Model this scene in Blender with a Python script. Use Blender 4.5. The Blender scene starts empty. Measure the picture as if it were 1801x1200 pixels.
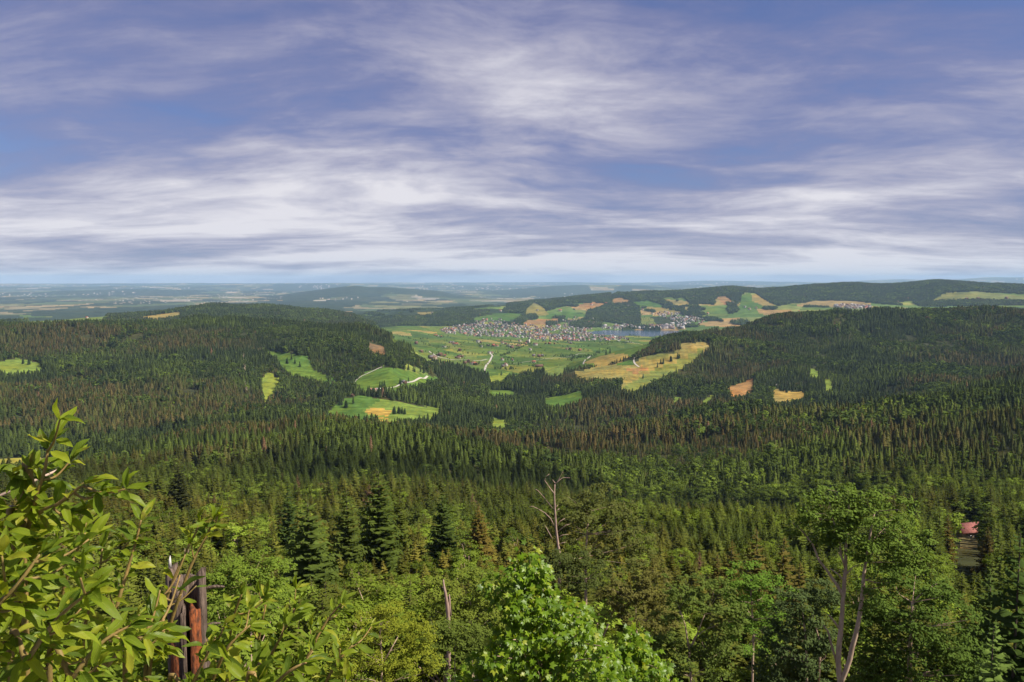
import bpy, math, random
import numpy as np
from mathutils import Vector, Matrix

# ------------------------------------------------------------------ camera
EYE = 520.0                      # metres above the valley's zero level
FPX = 1400.0                     # focal length in pixels of the 1801 px wide photograph
CX, CY, HOR = 900.5, 600.0, 493.0
PITCH = math.atan((CY - HOR) / FPX)
scene = bpy.context.scene
COL = scene.collection
cam = bpy.data.cameras.new('camera')
cam.sensor_width = 36.0
cam.lens = 36.0 * FPX / 1801.0
cam.clip_start = 0.05
cam.clip_end = 250000.0
camo = bpy.data.objects.new('camera', cam)
camo.location = (0, 0, EYE)
camo.rotation_euler = (math.pi / 2 - PITCH, 0, 0)
COL.objects.link(camo)
scene.camera = camo

# ------------------------------------------------------------------ sky, sun, exposure
SUN_EL, SUN_AZ = math.radians(45), math.radians(108)      # azimuth measured from +Y towards +X
world = bpy.data.worlds.new('World')
scene.world = world
world.use_nodes = True
nt = world.node_tree
nt.nodes.clear()
def N(t, tree=None, **kw):
    n = (tree or nt).nodes.new(t)
    for k, v in kw.items():
        setattr(n, k, v)
    return n
def L(a, b, tree=None):
    (tree or nt).links.new(a, b)
def vmath(op, a=None, b=None, tree=None):
    n = N('ShaderNodeVectorMath', tree, operation=op)
    for i, v in enumerate((a, b)):
        if v is None: continue
        if hasattr(v, 'links'): L(v, n.inputs[i], tree)
        else: n.inputs[i].default_value = v
    return n.outputs[0]
def fmath(op, a=None, b=None, c=None, tree=None, clamp=False):
    n = N('ShaderNodeMath', tree, operation=op, use_clamp=clamp)
    for i, v in enumerate((a, b, c)):
        if v is None: continue
        if hasattr(v, 'links'): L(v, n.inputs[i], tree)
        else: n.inputs[i].default_value = v
    return n.outputs[0]
def mixc(fac, a, b, tree=None, blend='MIX'):
    n = N('ShaderNodeMix', tree, data_type='RGBA', blend_type=blend)
    for s, v in ((n.inputs[0], fac), (n.inputs[6], a), (n.inputs[7], b)):
        if hasattr(v, 'links'): L(v, s, tree)
        elif isinstance(v, (int, float)): s.default_value = v
        else: s.default_value = (*v, 1.0) if len(v) == 3 else v
    return n.outputs[2]
def noise(vec, scale, detail=4, rough=0.55, tree=None, dist=0.0):
    n = N('ShaderNodeTexNoise', tree)
    n.inputs['Scale'].default_value = scale
    n.inputs['Detail'].default_value = detail
    n.inputs['Roughness'].default_value = rough
    n.inputs['Distortion'].default_value = dist
    if vec is not None: L(vec, n.inputs['Vector'], tree)
    return n
def ramp(fac, stops, tree=None):
    n = N('ShaderNodeValToRGB', tree)
    e = n.color_ramp.elements
    while len(e) < len(stops): e.new(0.5)
    for el, (p, c) in zip(e, stops):
        el.position = p
        el.color = (c, c, c, 1) if isinstance(c, (int, float)) else (*c, 1)
    L(fac, n.inputs[0], tree)
    return n.outputs[0]
SKY_STRENGTH = 0.105
sky = N('ShaderNodeTexSky', sky_type='NISHITA')
sky.sun_disc = False
sky.sun_elevation = SUN_EL
sky.sun_rotation = SUN_AZ
sky.altitude = 1200
sky.air_density = 1.0
sky.dust_density = 1.2
sky.ozone_density = 3.0
tc = N('ShaderNodeTexCoord')
sep = N('ShaderNodeSeparateXYZ'); L(tc.outputs['Generated'], sep.inputs[0])
zc = fmath('ADD', fmath('MAXIMUM', sep.outputs[2], 0.0), 0.125)
cmb = N('ShaderNodeCombineXYZ')
L(fmath('DIVIDE', sep.outputs[0], zc), cmb.inputs[0])
L(fmath('DIVIDE', sep.outputs[1], zc), cmb.inputs[1])
plane = cmb.outputs[0]                                         # a cloud deck high above the land
warp = noise(plane, 0.22, 4, 0.55)
wv = vmath('ADD', plane, vmath('MULTIPLY', vmath('SUBTRACT', warp.outputs['Color'], (0.5, 0.5, 0.5)), (2.6, 2.0, 0)))
mp = N('ShaderNodeMapping'); L(wv, mp.inputs[0])
mp.inputs['Rotation'].default_value = (0, 0, math.radians(-22))
mp.inputs['Scale'].default_value = (0.50, 0.66, 1.0)
mp.inputs['Location'].default_value = (3.1, 1.7, 0.0)
big = noise(mp.outputs[0], 0.95, 10, 0.61)                       # cirrus sheets
mp2 = N('ShaderNodeMapping'); L(wv, mp2.inputs[0])
mp2.inputs['Rotation'].default_value = (0, 0, math.radians(24))
mp2.inputs['Scale'].default_value = (0.55, 1.5, 1.0)
fib = noise(mp2.outputs[0], 1.5, 8, 0.62)                       # fine fibres
dens = fmath('ADD', fmath('MULTIPLY', big.outputs[0], 0.62), fmath('MULTIPLY', fib.outputs[0], 0.24))
pat = noise(wv, 0.9, 8, 0.6)                                     # patchy mid-level sheets
dens = fmath('ADD', dens, fmath('MULTIPLY', pat.outputs[0], 0.14))
low = fmath('MAXIMUM', fmath('SUBTRACT', 0.18, sep.outputs[2]), 0.0)      # the veil looks thicker towards the horizon
dens = fmath('ADD', dens, fmath('MULTIPLY', low, 0.66))
cover = ramp(dens, [(0.40, 0.35), (0.48, 0.70), (0.55, 0.92), (0.64, 1.0)])
thick = ramp(dens, [(0.42, (0.13, 0.14, 0.34)), (0.49, (0.27, 0.27, 0.46)), (0.56, (0.53, 0.52, 0.66)), (0.65, (0.93, 0.91, 0.97))])
cloudc = vmath('MULTIPLY', thick, (5.7, 5.7, 5.7))
skyc = vmath('MULTIPLY', sky.outputs[0], (0.62, 0.66, 0.82))
mixed = mixc(cover, skyc, cloudc)
bg = N('ShaderNodeBackground'); bg.inputs['Strength'].default_value = SKY_STRENGTH
L(mixed, bg.inputs['Color'])
out = N('ShaderNodeOutputWorld'); L(bg.outputs[0], out.inputs[0])
sun = bpy.data.lights.new('sun', 'SUN')
sun.energy = 5.0
sun.angle = math.radians(0.6)
sun.color = (1.0, 0.93, 0.82)
suno = bpy.data.objects.new('sun', sun)
sd = Vector((math.sin(SUN_AZ) * math.cos(SUN_EL), math.cos(SUN_AZ) * math.cos(SUN_EL), math.sin(SUN_EL)))
suno.rotation_euler = (-sd).to_track_quat('-Z', 'Y').to_euler()
suno.location = (300, -100, EYE + 400)
COL.objects.link(suno)
vs = scene.view_settings
vs.view_transform = 'Standard'
try: vs.look = 'None'
except Exception: pass
vs.exposure = 0.52
vs.gamma = 1.0
vs.use_curve_mapping = False
cy = scene.cycles
cy.max_bounces = 5
cy.diffuse_bounces = 2
cy.glossy_bounces = 2
cy.transmission_bounces = 3
cy.transparent_max_bounces = 4
cy.volume_bounces = 2
cy.use_adaptive_sampling = True
cy.adaptive_threshold = 0.02
cy.use_denoising = True
try: cy.denoiser = 'OPENIMAGEDENOISE'
except Exception: pass
cy.sample_clamp_indirect = 6.0

# ------------------------------------------------------------------ helpers: rays and numbers
ca, sa = math.cos(PITCH), math.sin(PITCH)
def ray(px, py):
    u = (np.asarray(px, float) - CX) / FPX
    v = (CY - np.asarray(py, float)) / FPX
    return u, ca + v * sa, -sa + v * ca
def az_te(px, py):
    x, y, z = ray(px, py)
    return np.arctan2(x, y), z / np.hypot(x, y)
def project(x, y, z):
    z = np.asarray(z) - EYE
    w = y * ca - z * sa
    w = np.where(w < 1e-3, 1e-3, w)
    return CX + FPX * x / w, CY - FPX * (y * sa + z * ca) / w
def at(px, py, d):
    """point at horizontal distance d along the sight line through a pixel"""
    x, y, z = ray(px, py)
    h = math.hypot(x, y)
    return Vector((float(x / h * d), float(y / h * d), float(EYE + z / h * d)))
def vnoise(x, y, seed=0):
    xi = np.floor(x).astype(np.int64); yi = np.floor(y).astype(np.int64)
    fx = x - xi; fy = y - yi
    fx = fx * fx * (3 - 2 * fx); fy = fy * fy * (3 - 2 * fy)
    def h(a, b):
        k = (a * 374761393 + b * 668265263 + seed * 2246822519) & 0xffffffff
        k = ((k ^ (k >> 13)) * 1274126177) & 0xffffffff
        k = (k ^ (k >> 16)) & 0xffffffff
        return k / 4294967295.0
    return (h(xi, yi) * (1 - fx) + h(xi + 1, yi) * fx) * (1 - fy) + (h(xi, yi + 1) * (1 - fx) + h(xi + 1, yi + 1) * fx) * fy
def fbm(x, y, seed=0, o=4):
    s = 0; a = 0.5; t = 0
    for i in range(o):
        s = s + a * vnoise(x * 2 ** i + 17.3 * i, y * 2 ** i - 9.1 * i, seed + i); t += a; a *= 0.5
    return s / t

# ------------------------------------------------------------------ helpers: meshes and objects
def mesh_np(name, V, F, mats=(), fmat=None, smooth=False, fcol=None, uv=None, vcol=None):
    V = np.asarray(V, np.float32).reshape(-1, 3)
    me = bpy.data.meshes.new(name)
    if isinstance(F, np.ndarray):
        n, k = F.shape
        me.vertices.add(len(V)); me.vertices.foreach_set('co', V.ravel())
        me.loops.add(n * k); me.loops.foreach_set('vertex_index', F.astype(np.int32).ravel())
        me.polygons.add(n)
        me.polygons.foreach_set('loop_start', np.arange(0, n * k, k, dtype=np.int32))
    else:
        flat = np.concatenate([np.asarray(f, np.int32) for f in F])
        ln = np.array([len(f) for f in F], np.int32)
        n = len(F)
        me.vertices.add(len(V)); me.vertices.foreach_set('co', V.ravel())
        me.loops.add(len(flat)); me.loops.foreach_set('vertex_index', flat)
        me.polygons.add(n)
        me.polygons.foreach_set('loop_start', np.concatenate([[0], np.cumsum(ln)[:-1]]).astype(np.int32))
    for m in mats: me.materials.append(m)
    if fmat is not None: me.polygons.foreach_set('material_index', np.asarray(fmat, np.int32))
    if fcol is not None:
        a = me.attributes.new('field', 'FLOAT_COLOR', 'FACE')
        c = np.ones((n, 4), np.float32); c[:, :3] = fcol
        a.data.foreach_set('color', c.ravel())
    if vcol is not None:
        a = me.attributes.new('field', 'FLOAT_COLOR', 'POINT')
        c = np.ones((len(V), 4), np.float32); c[:, :3] = vcol
        a.data.foreach_set('color', c.ravel())
    if uv is not None:
        ul = me.uv_layers.new(name='UVMap')
        idx = F.ravel() if isinstance(F, np.ndarray) else flat
        ul.data.foreach_set('uv', np.asarray(uv, np.float32)[idx].ravel())
    me.update(calc_edges=True)
    if smooth: me.shade_smooth()
    return me
def link(name, data, parent=None, loc=None, label=None, cat=None, group=None, kind=None):
    o = bpy.data.objects.new(name, data)
    COL.objects.link(o)
    if parent is not None: o.parent = parent
    if loc is not None: o.location = loc
    if label: o['label'] = label
    if cat: o['category'] = cat
    if group: o['group'] = group
    if kind: o['kind'] = kind
    return o
class MB:
    """collects tubes and facets into one mesh"""
    def __init__(s): s.V = []; s.F = []; s.n = 0
    def add(s, V, F):
        s.V.append(np.asarray(V, float)); s.F += [tuple(i + s.n for i in f) for f in F]; s.n += len(V)
    def box(s, c, size, rz=0.0):
        x, y, z = [q / 2 for q in size]
        P = np.array([(i, j, k) for i in (-x, x) for j in (-y, y) for k in (-z, z)])
        if rz:
            cr, sr = math.cos(rz), math.sin(rz)
            P = np.c_[P[:, 0] * cr - P[:, 1] * sr, P[:, 0] * sr + P[:, 1] * cr, P[:, 2]]
        s.add(P + np.asarray(c), [(0, 1, 3, 2), (4, 6, 7, 5), (0, 4, 5, 1), (2, 3, 7, 6), (0, 2, 6, 4), (1, 5, 7, 3)])
    def tube(s, pts, rad, sides=6, cap=True, wob=0.0, rng=None):
        pts = [Vector(p) for p in pts]; n = len(pts)
        if not hasattr(rad, '__len__'): rad = [rad] * n
        up = Vector((0.31, 0.87, 0.38)); V = []
        for i, p in enumerate(pts):
            t = (pts[min(i + 1, n - 1)] - pts[max(i - 1, 0)]).normalized()
            a = t.cross(up)
            if a.length < 1e-3: a = t.cross(Vector((1, 0, 0)))
            a.normalize(); b = t.cross(a)
            for k in range(sides):
                r = rad[i] * (1 + (rng.uniform(-wob, wob) if wob else 0))
                q = 2 * math.pi * k / sides
                V.append(p + a * (math.cos(q) * r) + b * (math.sin(q) * r))
        F = [(i * sides + k, i * sides + (k + 1) % sides, (i + 1) * sides + (k + 1) % sides, (i + 1) * sides + k)
             for i in range(n - 1) for k in range(sides)]
        if cap: F += [tuple(range(sides))[::-1], tuple((n - 1) * sides + k for k in range(sides))]
        s.add([tuple(v) for v in V], F)
    def mesh(s, name, mat, smooth=False):
        return mesh_np(name, np.concatenate(s.V), s.F, (mat,), smooth=smooth)

# ------------------------------------------------------------------ materials
def new_mat(name):
    m = bpy.data.materials.new(name); m.use_nodes = True
    t = m.node_tree; t.nodes.clear()
    return m, t
def foliage_mat(name, base=None, trans=0.30, gloss=0.10, rough=0.45, var=0.35, scale=0.6, space='Object'):
    """leaf material; without a base colour it takes the tint of its own tree"""
    m, t = new_mat(name)
    if base is None:
        a = N('ShaderNodeAttribute', t, attribute_type='INSTANCER', attribute_name='tint')
        col = a.outputs['Vector']
    else:
        r = N('ShaderNodeRGB', t); r.outputs[0].default_value = (*base, 1); col = r.outputs[0]
    tcn = N('ShaderNodeTexCoord', t)
    nz = noise(tcn.outputs[space], scale, 3, 0.6, t)
    v = fmath('ADD', fmath('MULTIPLY', nz.outputs[0], 2 * var, tree=t), 1 - var, tree=t)
    vv = N('ShaderNodeCombineXYZ', t)
    L(v, vv.inputs[0], t); L(v, vv.inputs[1], t); L(fmath('MULTIPLY', v, 0.9, tree=t), vv.inputs[2], t)
    c = vmath('MULTIPLY', col, vv.outputs[0], t)
    d = N('ShaderNodeBsdfDiffuse', t); L(c, d.inputs[0], t)
    tr = N('ShaderNodeBsdfTranslucent', t)
    L(vmath('MULTIPLY', c, (1.25, 1.15, 0.55), t), tr.inputs[0], t)
    s = N('ShaderNodeMixShader', t); s.inputs[0].default_value = trans
    L(d.outputs[0], s.inputs[1], t); L(tr.outputs[0], s.inputs[2], t)
    o = N('ShaderNodeOutputMaterial', t)
    if gloss:
        g = N('ShaderNodeBsdfGlossy', t); g.inputs['Roughness'].default_value = rough
        g.inputs[0].default_value = (1, 1, 1, 1)
        lw = N('ShaderNodeFresnel', t); lw.inputs[0].default_value = 1.4
        s2 = N('ShaderNodeMixShader', t)
        L(fmath('MULTIPLY', lw.outputs[0], gloss * 10, tree=t, clamp=True), s2.inputs[0], t)
        L(s.outputs[0], s2.inputs[1], t); L(g.outputs[0], s2.inputs[2], t)
        L(s2.outputs[0], o.inputs[0], t)
    else:
        L(s.outputs[0], o.inputs[0], t)
    return m
def plain_mat(name, c1, c2=None, scale=5.0, rough=0.85, bump=0.0, stretch=(1, 1, 1), space='Object', detail=6, spec=0.3, lo=0.35, hi=0.65):
    m, t = new_mat(name)
    p = N('ShaderNodeBsdfPrincipled', t)
    p.inputs['Roughness'].default_value = rough
    p.inputs['Specular IOR Level'].default_value = spec
    tcn = N('ShaderNodeTexCoord', t)
    mpn = N('ShaderNodeMapping', t); L(tcn.outputs[space], mpn.inputs[0], t); mpn.inputs['Scale'].default_value = stretch
    nz = noise(mpn.outputs[0], scale, detail, 0.6, t)
    c2 = c2 or tuple(q * 0.7 for q in c1)
    f = ramp(nz.outputs[0], [(lo, 0.0), (hi, 1.0)], t)
    L(mixc(f, c1, c2, t), p.inputs['Base Color'], t)
    if bump:
        b = N('ShaderNodeBump', t); b.inputs['Strength'].default_value = bump; b.inputs['Distance'].default_value = 0.02
        L(nz.outputs[0], b.inputs['Height'], t); L(b.outputs[0], p.inputs['Normal'], t)
    o = N('ShaderNodeOutputMaterial', t); L(p.outputs[0], o.inputs[0], t)
    return m
def land_mat(name, scale, amp=0.35, fine=None, tilt=(1, 1, 1)):
    m, t = new_mat(name)
    a = N('ShaderNodeAttribute', t, attribute_name='field')
    g = N('ShaderNodeNewGeometry', t)
    mpn = N('ShaderNodeMapping', t); L(g.outputs['Position'], mpn.inputs[0], t); mpn.inputs['Scale'].default_value = tilt
    n1 = noise(mpn.outputs[0], scale, 6, 0.6, t)
    v = fmath('ADD', fmath('MULTIPLY', ramp(n1.outputs[0], [(.30, 0.0), (.70, 1.0)], t), 2 * amp, tree=t), 1 - amp, tree=t)
    c = mixc(1.0, a.outputs['Color'], (1, 1, 1), t, 'MULTIPLY')
    if fine:                                                   # mowing swaths
        wv_ = N('ShaderNodeTexWave', t); L(g.outputs['Position'], wv_.inputs['Vector'], t)
        wv_.inputs['Scale'].default_value = fine; wv_.inputs['Distortion'].default_value = 9.0; wv_.inputs['Detail Scale'].default_value = .6; wv_.inputs['Detail'].default_value = 3
        c = mixc(fmath('MULTIPLY', wv_.outputs['Fac'], .35, tree=t), c, vmath('MULTIPLY', c, (1.45, 1.2, .8), t), t)
    vv = N('ShaderNodeCombineXYZ', t)
    for i in range(3): L(v, vv.inputs[i], t)
    c = vmath('MULTIPLY', c, vv.outputs[0], t)
    n2 = noise(g.outputs['Position'], scale * 0.23, 4, 0.6, t)
    c = mixc(fmath('MULTIPLY', ramp(n2.outputs[0], [(0.46, 0.0), (0.62, 1.0)], t), 0.55, tree=t), c, vmath('MULTIPLY', c, (1.65, 1.2, 0.75), t), t)
    d = N('ShaderNodeBsdfDiffuse', t); L(c, d.inputs[0], t)
    o = N('ShaderNodeOutputMaterial', t); L(d.outputs[0], o.inputs[0], t)
    return m

# ------------------------------------------------------------------ terrain: profile of the land along each bearing
# every level: sparse (px, distance km, ground pixel row) points; levels follow each other outwards
LV = []
def lev(*pts): LV.append(pts)
def levz(d, z): LV.append(('z', d, z))
levz(0.0015, -1.65); levz(0.006, -4.9); levz(0.015, -10.6); levz(0.06, -38.0); levz(0.2, -82.0)
lev((0, .45, 935), (900, .45, 930), (1801, .45, 965))
lev((0, .8, 872), (450, .8, 852), (700, .8, 838), (900, .8, 856), (1100, .8, 886), (1300, .8, 888), (1500, .8, 880), (1801, .8, 862))
lev((0, 1.25, 832), (150, 1.25, 822), (300, 1.2, 800), (450, 1.2, 778), (550, 1.15, 768), (700, 1.1, 768), (800, 1.15, 778), (900, 1.25, 790), (1000, 1.35, 782),
    (1100, 1.5, 766), (1200, 1.6, 748), (1300, 1.7, 733), (1400, 1.8, 722), (1500, 1.85, 710), (1600, 1.9, 690), (1700, 2.0, 673), (1801, 2.1, 656))
lev((0, 1.7, 785), (300, 1.7, 752), (450, 1.7, 748), (550, 1.6, 757), (700, 1.5, 775), (800, 1.6, 778), (900, 1.7, 776), (1000, 1.8, 772), (1100, 1.9, 762),
    (1200, 2.0, 750), (1300, 2.1, 738), (1400, 2.2, 726), (1500, 2.3, 716), (1600, 2.4, 702), (1801, 2.7, 682))
lev((0, 2.3, 715), (300, 2.2, 702), (450, 2.1, 712), (550, 1.95, 737), (620, 1.85, 740), (700, 1.85, 742), (800, 1.9, 748), (900, 2.1, 738), (1000, 2.2, 725),
    (1100, 2.3, 714), (1200, 2.4, 714), (1300, 2.45, 706), (1400, 2.5, 706), (1500, 2.7, 682), (1600, 2.8, 668), (1801, 3.1, 642))
lev((0, 2.95, 650), (300, 2.9, 640), (450, 2.7, 652), (550, 2.5, 667), (620, 2.2, 692), (700, 2.25, 690), (800, 2.3, 704), (900, 2.6, 692), (1000, 2.7, 682),
    (1100, 2.7, 672), (1200, 2.9, 652), (1300, 3.1, 632), (1400, 3.2, 627), (1500, 3.4, 622), (1600, 3.5, 611), (1801, 3.6, 601))
lev((0, 3.8, 576), (100, 3.8, 570), (300, 3.8, 565), (450, 3.7, 567), (550, 3.5, 574), (640, 3.4, 582), (690, 3.2, 602), (740, 3.0, 637), (800, 3.0, 660), (860, 3.1, 666),
    (950, 3.2, 659), (1000, 3.3, 652), (1050, 3.3, 638), (1100, 3.4, 621), (1150, 3.5, 606), (1200, 3.6, 589), (1250, 3.7, 576), (1300, 3.8, 563), (1350, 3.9, 553),
    (1380, 3.9, 550), (1450, 4.0, 557), (1550, 4.1, 555), (1600, 4.2, 552), (1700, 4.2, 548), (1801, 4.2, 546))
lev((0, 4.4, 590), (600, 4.4, 600), (690, 4.2, 620), (760, 4.0, 634), (800, 4.0, 637), (900, 4.2, 632), (1000, 4.3, 627), (1050, 4.3, 624), (1100, 4.4, 624), (1200, 4.5, 617), (1801, 5.0, 592))
lev((0, 6.4, 569), (100, 6.5, 563), (200, 6.6, 557), (300, 7.0, 549), (340, 7.1, 542), (380, 7.2, 537), (420, 7.2, 540), (470, 7.2, 539), (560, 7.0, 547), (620, 6.8, 555), (660, 6.0, 572), (700, 5.5, 600),
    (1000, 5.5, 607), (1100, 5.6, 604), (1200, 5.8, 605), (1801, 5.9, 600))
lev((0, 8.2, 587), (600, 8.0, 578), (660, 6.9, 583), (700, 6.5, 587), (800, 6.6, 592), (900, 6.6, 595), (1000, 6.6, 597), (1100, 6.7, 595.5), (1200, 6.7, 595.5), (1801, 6.7, 598))
lev((0, 8.8, 582), (600, 8.6, 576), (700, 8.0, 572), (850, 8.0, 573), (900, 8.0, 575), (1000, 8.0, 577), (1040, 8.0, 577), (1060, 8.0, 579.0), (1200, 8.0, 578), (1400, 8.0, 575), (1801, 8.0, 575))
lev((0, 9.5, 577), (500, 9.4, 573), (600, 9.2, 563), (700, 9.0, 557), (800, 9.0, 554), (900, 9.0, 553), (1000, 9.0, 556), (1100, 9.0, 559), (1200, 9.0, 555), (1300, 9.0, 550), (1400, 9.0, 546),
    (1500, 9.0, 544), (1600, 9.0, 546), (1700, 9.0, 543), (1801, 9.0, 543))
lev((0, 10., 572), (400, 10., 571), (550, 10., 560), (700, 10., 550), (800, 10., 545), (900, 10., 539), (1000, 10., 536), (1100, 10., 540), (1200, 10., 532), (1300, 10., 528), (1400, 10., 532),
    (1500, 10., 530), (1600, 10., 531), (1700, 10., 522), (1801, 10., 526))
lev((0, 11.5, 562), (500, 11.5, 561), (600, 11.5, 552), (700, 11.5, 546), (800, 11.5, 543), (850, 11.5, 542), (900, 11.5, 535), (985, 11.5, 526), (1080, 11.5, 516), (1200, 11.5, 512), (1280, 11.5, 504),
    (1340, 11.5, 510), (1400, 11.5, 505), (1490, 11.5, 499), (1560, 11.5, 503), (1640, 11.5, 495), (1750, 11.5, 501), (1801, 11.5, 503))
lev((0, 13.5, 552), (1801, 13.5, 552))
lev((0, 18.5, 535.5), (1801, 18.5, 535.5))
lev((0, 25, 525), (480, 25, 521), (540, 25, 512), (575, 25, 508), (600, 25, 505), (622, 25, 502.5), (650, 25, 506), (672, 25, 505), (700, 25, 506), (740, 25, 509), (775, 25, 511), (795, 25, 517), (840, 25, 521), (900, 25, 524), (1801, 25, 525))
lev((0, 28.5, 522), (1801, 28.5, 522))
lev((0, 34, 514), (250, 34, 509), (420, 34, 512), (600, 34, 513), (880, 34, 511), (950, 34, 504.5), (1020, 34, 501.5), (1120, 34, 502), (1200, 34, 508), (1801, 34, 512))
lev((0, 38, 514), (1801, 38, 514))
lev((0, 48, 505), (250, 48, 503), (420, 48, 500), (560, 48, 498), (700, 48, 500.5), (900, 48, 502), (1200, 48, 501), (1801, 48, 503))
lev((0, 53, 507), (1801, 53, 507))
lev((0, 66, 499), (600, 66, 497.5), (1000, 66, 496.5), (1150, 66, 497), (1250, 66, 493.5), (1350, 66, 495), (1450, 66, 497), (1530, 66, 493), (1580, 66, 491), (1640, 66, 493.5),
    (1700, 66, 490.5), (1740, 66, 487.5), (1801, 66, 488.5))
levz(76, -1500.0)
AZD = math.radians(37.0)
NA = 860
az_dense = np.linspace(-AZD, AZD, NA)
az_side = np.radians(np.arange(40, 181, 4.0))
AZ = np.concatenate([-az_side[::-1][1:], az_dense, az_side])
AZ = np.unique(AZ)
KD, KZ = [], []
for lv in LV:
    if lv[0] == 'z':
        KD.append(np.full(len(AZ), lv[1] * 1000.0)); KZ.append(np.full(len(AZ), lv[2]))
    else:
        P = np.array(lv, float)
        a, te = az_te(P[:, 0], P[:, 2])
        KD.append(np.interp(AZ, a, P[:, 1] * 1000.0))
        KZ.append(np.interp(AZ, a, te * P[:, 1] * 1000.0))
KD = np.array(KD); KZ = np.array(KZ)
ker = np.exp(-0.5 * (np.arange(-12, 13) / 3.5) ** 2); ker /= ker.sum()
for A in (KD, KZ):                                             # soften the joints between bearings
    for k in range(len(A)):
        A[k] = np.convolve(np.pad(A[k], 12, mode='edge'), ker, mode='valid')
for k in range(1, len(KD)): KD[k] = np.maximum(KD[k], KD[k - 1] * 1.03)
def geo(a, b, s): return np.exp(np.arange(math.log(a), math.log(b), s))
ROWS = np.concatenate([geo(1.5, 900, .042), geo(900, 12000, .0118), geo(12000, 75000, .026), [76000.0]])
NR = len(ROWS)
LR = np.log(ROWS)
ZG = np.zeros((NR, len(AZ)))
for c in range(len(AZ)):
    x = np.log(KD[:, c]); y = KZ[:, c]
    h = np.diff(x); dl = np.diff(y) / h
    m = np.zeros(len(x)); m[0] = dl[0]; m[-1] = dl[-1]
    same = dl[:-1] * dl[1:] > 0
    w1 = 2 * h[1:] + h[:-1]; w2 = h[1:] + 2 * h[:-1]
    with np.errstate(divide='ignore', invalid='ignore'):
        m[1:-1] = np.where(same, (w1 + w2) / (w1 / dl[:-1] + w2 / dl[1:]), 0)
    i = np.clip(np.searchsorted(x, LR) - 1, 0, len(h) - 1)
    t = np.clip((LR - x[i]) / h[i], 0, 1)
    ZG[:, c] = (y[i] * (1 + 2 * t) * (1 - t) ** 2 + h[i] * m[i] * t * (1 - t) ** 2 + y[i + 1] * t * t * (3 - 2 * t) + h[i] * m[i + 1] * t * t * (t - 1))
XG = ROWS[:, None] * np.sin(AZ)[None]; YG = ROWS[:, None] * np.cos(AZ)[None]
DG = np.repeat(ROWS[:, None], len(AZ), 1)
# folds and gullies of the hillsides; the valley floor and the lake stay smooth
rough_a = np.interp(ROWS, [20, 120, 600, 1500, 4200, 6000, 7000, 8300, 9500, 12000, 16000, 76000], [0, 4, 14, 38, 46, 22, 2, 2, 30, 34, 45, 90])
cen = np.exp(-((AZ - math.radians(1.5)) / math.radians(5.5)) ** 2)
fl = np.interp(ROWS, [3200, 3900, 8000, 8600], [0, 1, 1, 0])
rough = rough_a[:, None] * (1 - 0.9 * fl[:, None] * cen[None])
fs = np.interp(ROWS, [100, 1000, 4000, 12000, 70000], [60, 260, 420, 900, 3500])[:, None]
ridge = 1 - 2 * np.abs(fbm(XG / 560.0, YG / 560.0, 5, 4) - 0.5) * 2
far_n = fbm(XG / 2200.0, YG / 2200.0, 9, 5) - 0.5
near_n = fbm(XG / 90.0, YG / 90.0, 7, 3) - 0.5
wn = np.clip((900 - DG) / 600, 0, 1); wf = np.clip((DG - 9000) / 4000, 0, 1)
ZG += rough * (near_n * wn * 1.4 + (ridge - 0.62) * (1 - wn) * (1 - wf) + far_n * wf)
ZG += EYE
LAKE_Z = EYE - 489.0
# the lake basin
PXG, PYG = project(XG, YG, ZG)
azl = AZ[None] + 0 * DG
ea, _ = az_te(1140, 585); ewid = math.radians(4.4)
lakem = ((azl - ea) / ewid) ** 2 + ((DG - 7480) / 470) ** 2
ZG = np.where(lakem < 1, np.minimum(ZG, LAKE_Z - 6 * (1 - lakem) - 1.0), np.where((lakem < 2.0) & (DG > 6300) & (DG < 8150), np.maximum(ZG, LAKE_Z + 1.5 + 3 * (lakem - 1)), ZG))
PXG, PYG = project(XG, YG, ZG)
def ground(x, y):
    x = np.asarray(x, float); y = np.asarray(y, float)
    d = np.hypot(x, y); a = np.arctan2(x, y)
    i = np.clip(np.searchsorted(ROWS, d) - 1, 0, NR - 2)
    j = np.clip(np.searchsorted(AZ, a) - 1, 0, len(AZ) - 2)
    t = np.clip((d - ROWS[i]) / (ROWS[i + 1] - ROWS[i]), 0, 1); s = np.clip((a - AZ[j]) / (AZ[j + 1] - AZ[j]), 0, 1)
    return (ZG[i, j] * (1 - s) + ZG[i, j + 1] * s) * (1 - t) + (ZG[i + 1, j] * (1 - s) + ZG[i + 1, j + 1] * s) * t
TE = (ZG - EYE) / DG
def strike(px, py, dmin=900.0, dmax=30000.0):
    """where the sight line through a pixel first meets the land"""
    a, te = az_te(px, py)
    j = int(np.clip(np.searchsorted(AZ, a), 1, len(AZ) - 1)); s = (a - AZ[j - 1]) / (AZ[j] - AZ[j - 1])
    col = TE[:, j - 1] * (1 - s) + TE[:, j] * s
    r = np.where((col >= te) & (ROWS >= dmin) & (ROWS <= dmax))[0]
    if len(r) == 0: return None
    i = r[0]
    t = 0 if i == 0 else (te - col[i - 1]) / (col[i] - col[i - 1] + 1e-9)
    d = ROWS[max(i - 1, 0)] + np.clip(t, 0, 1) * (ROWS[i] - ROWS[max(i - 1, 0)])
    x, y = d * math.sin(a), d * math.cos(a)
    return x, y, float(ground(x, y))
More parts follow.
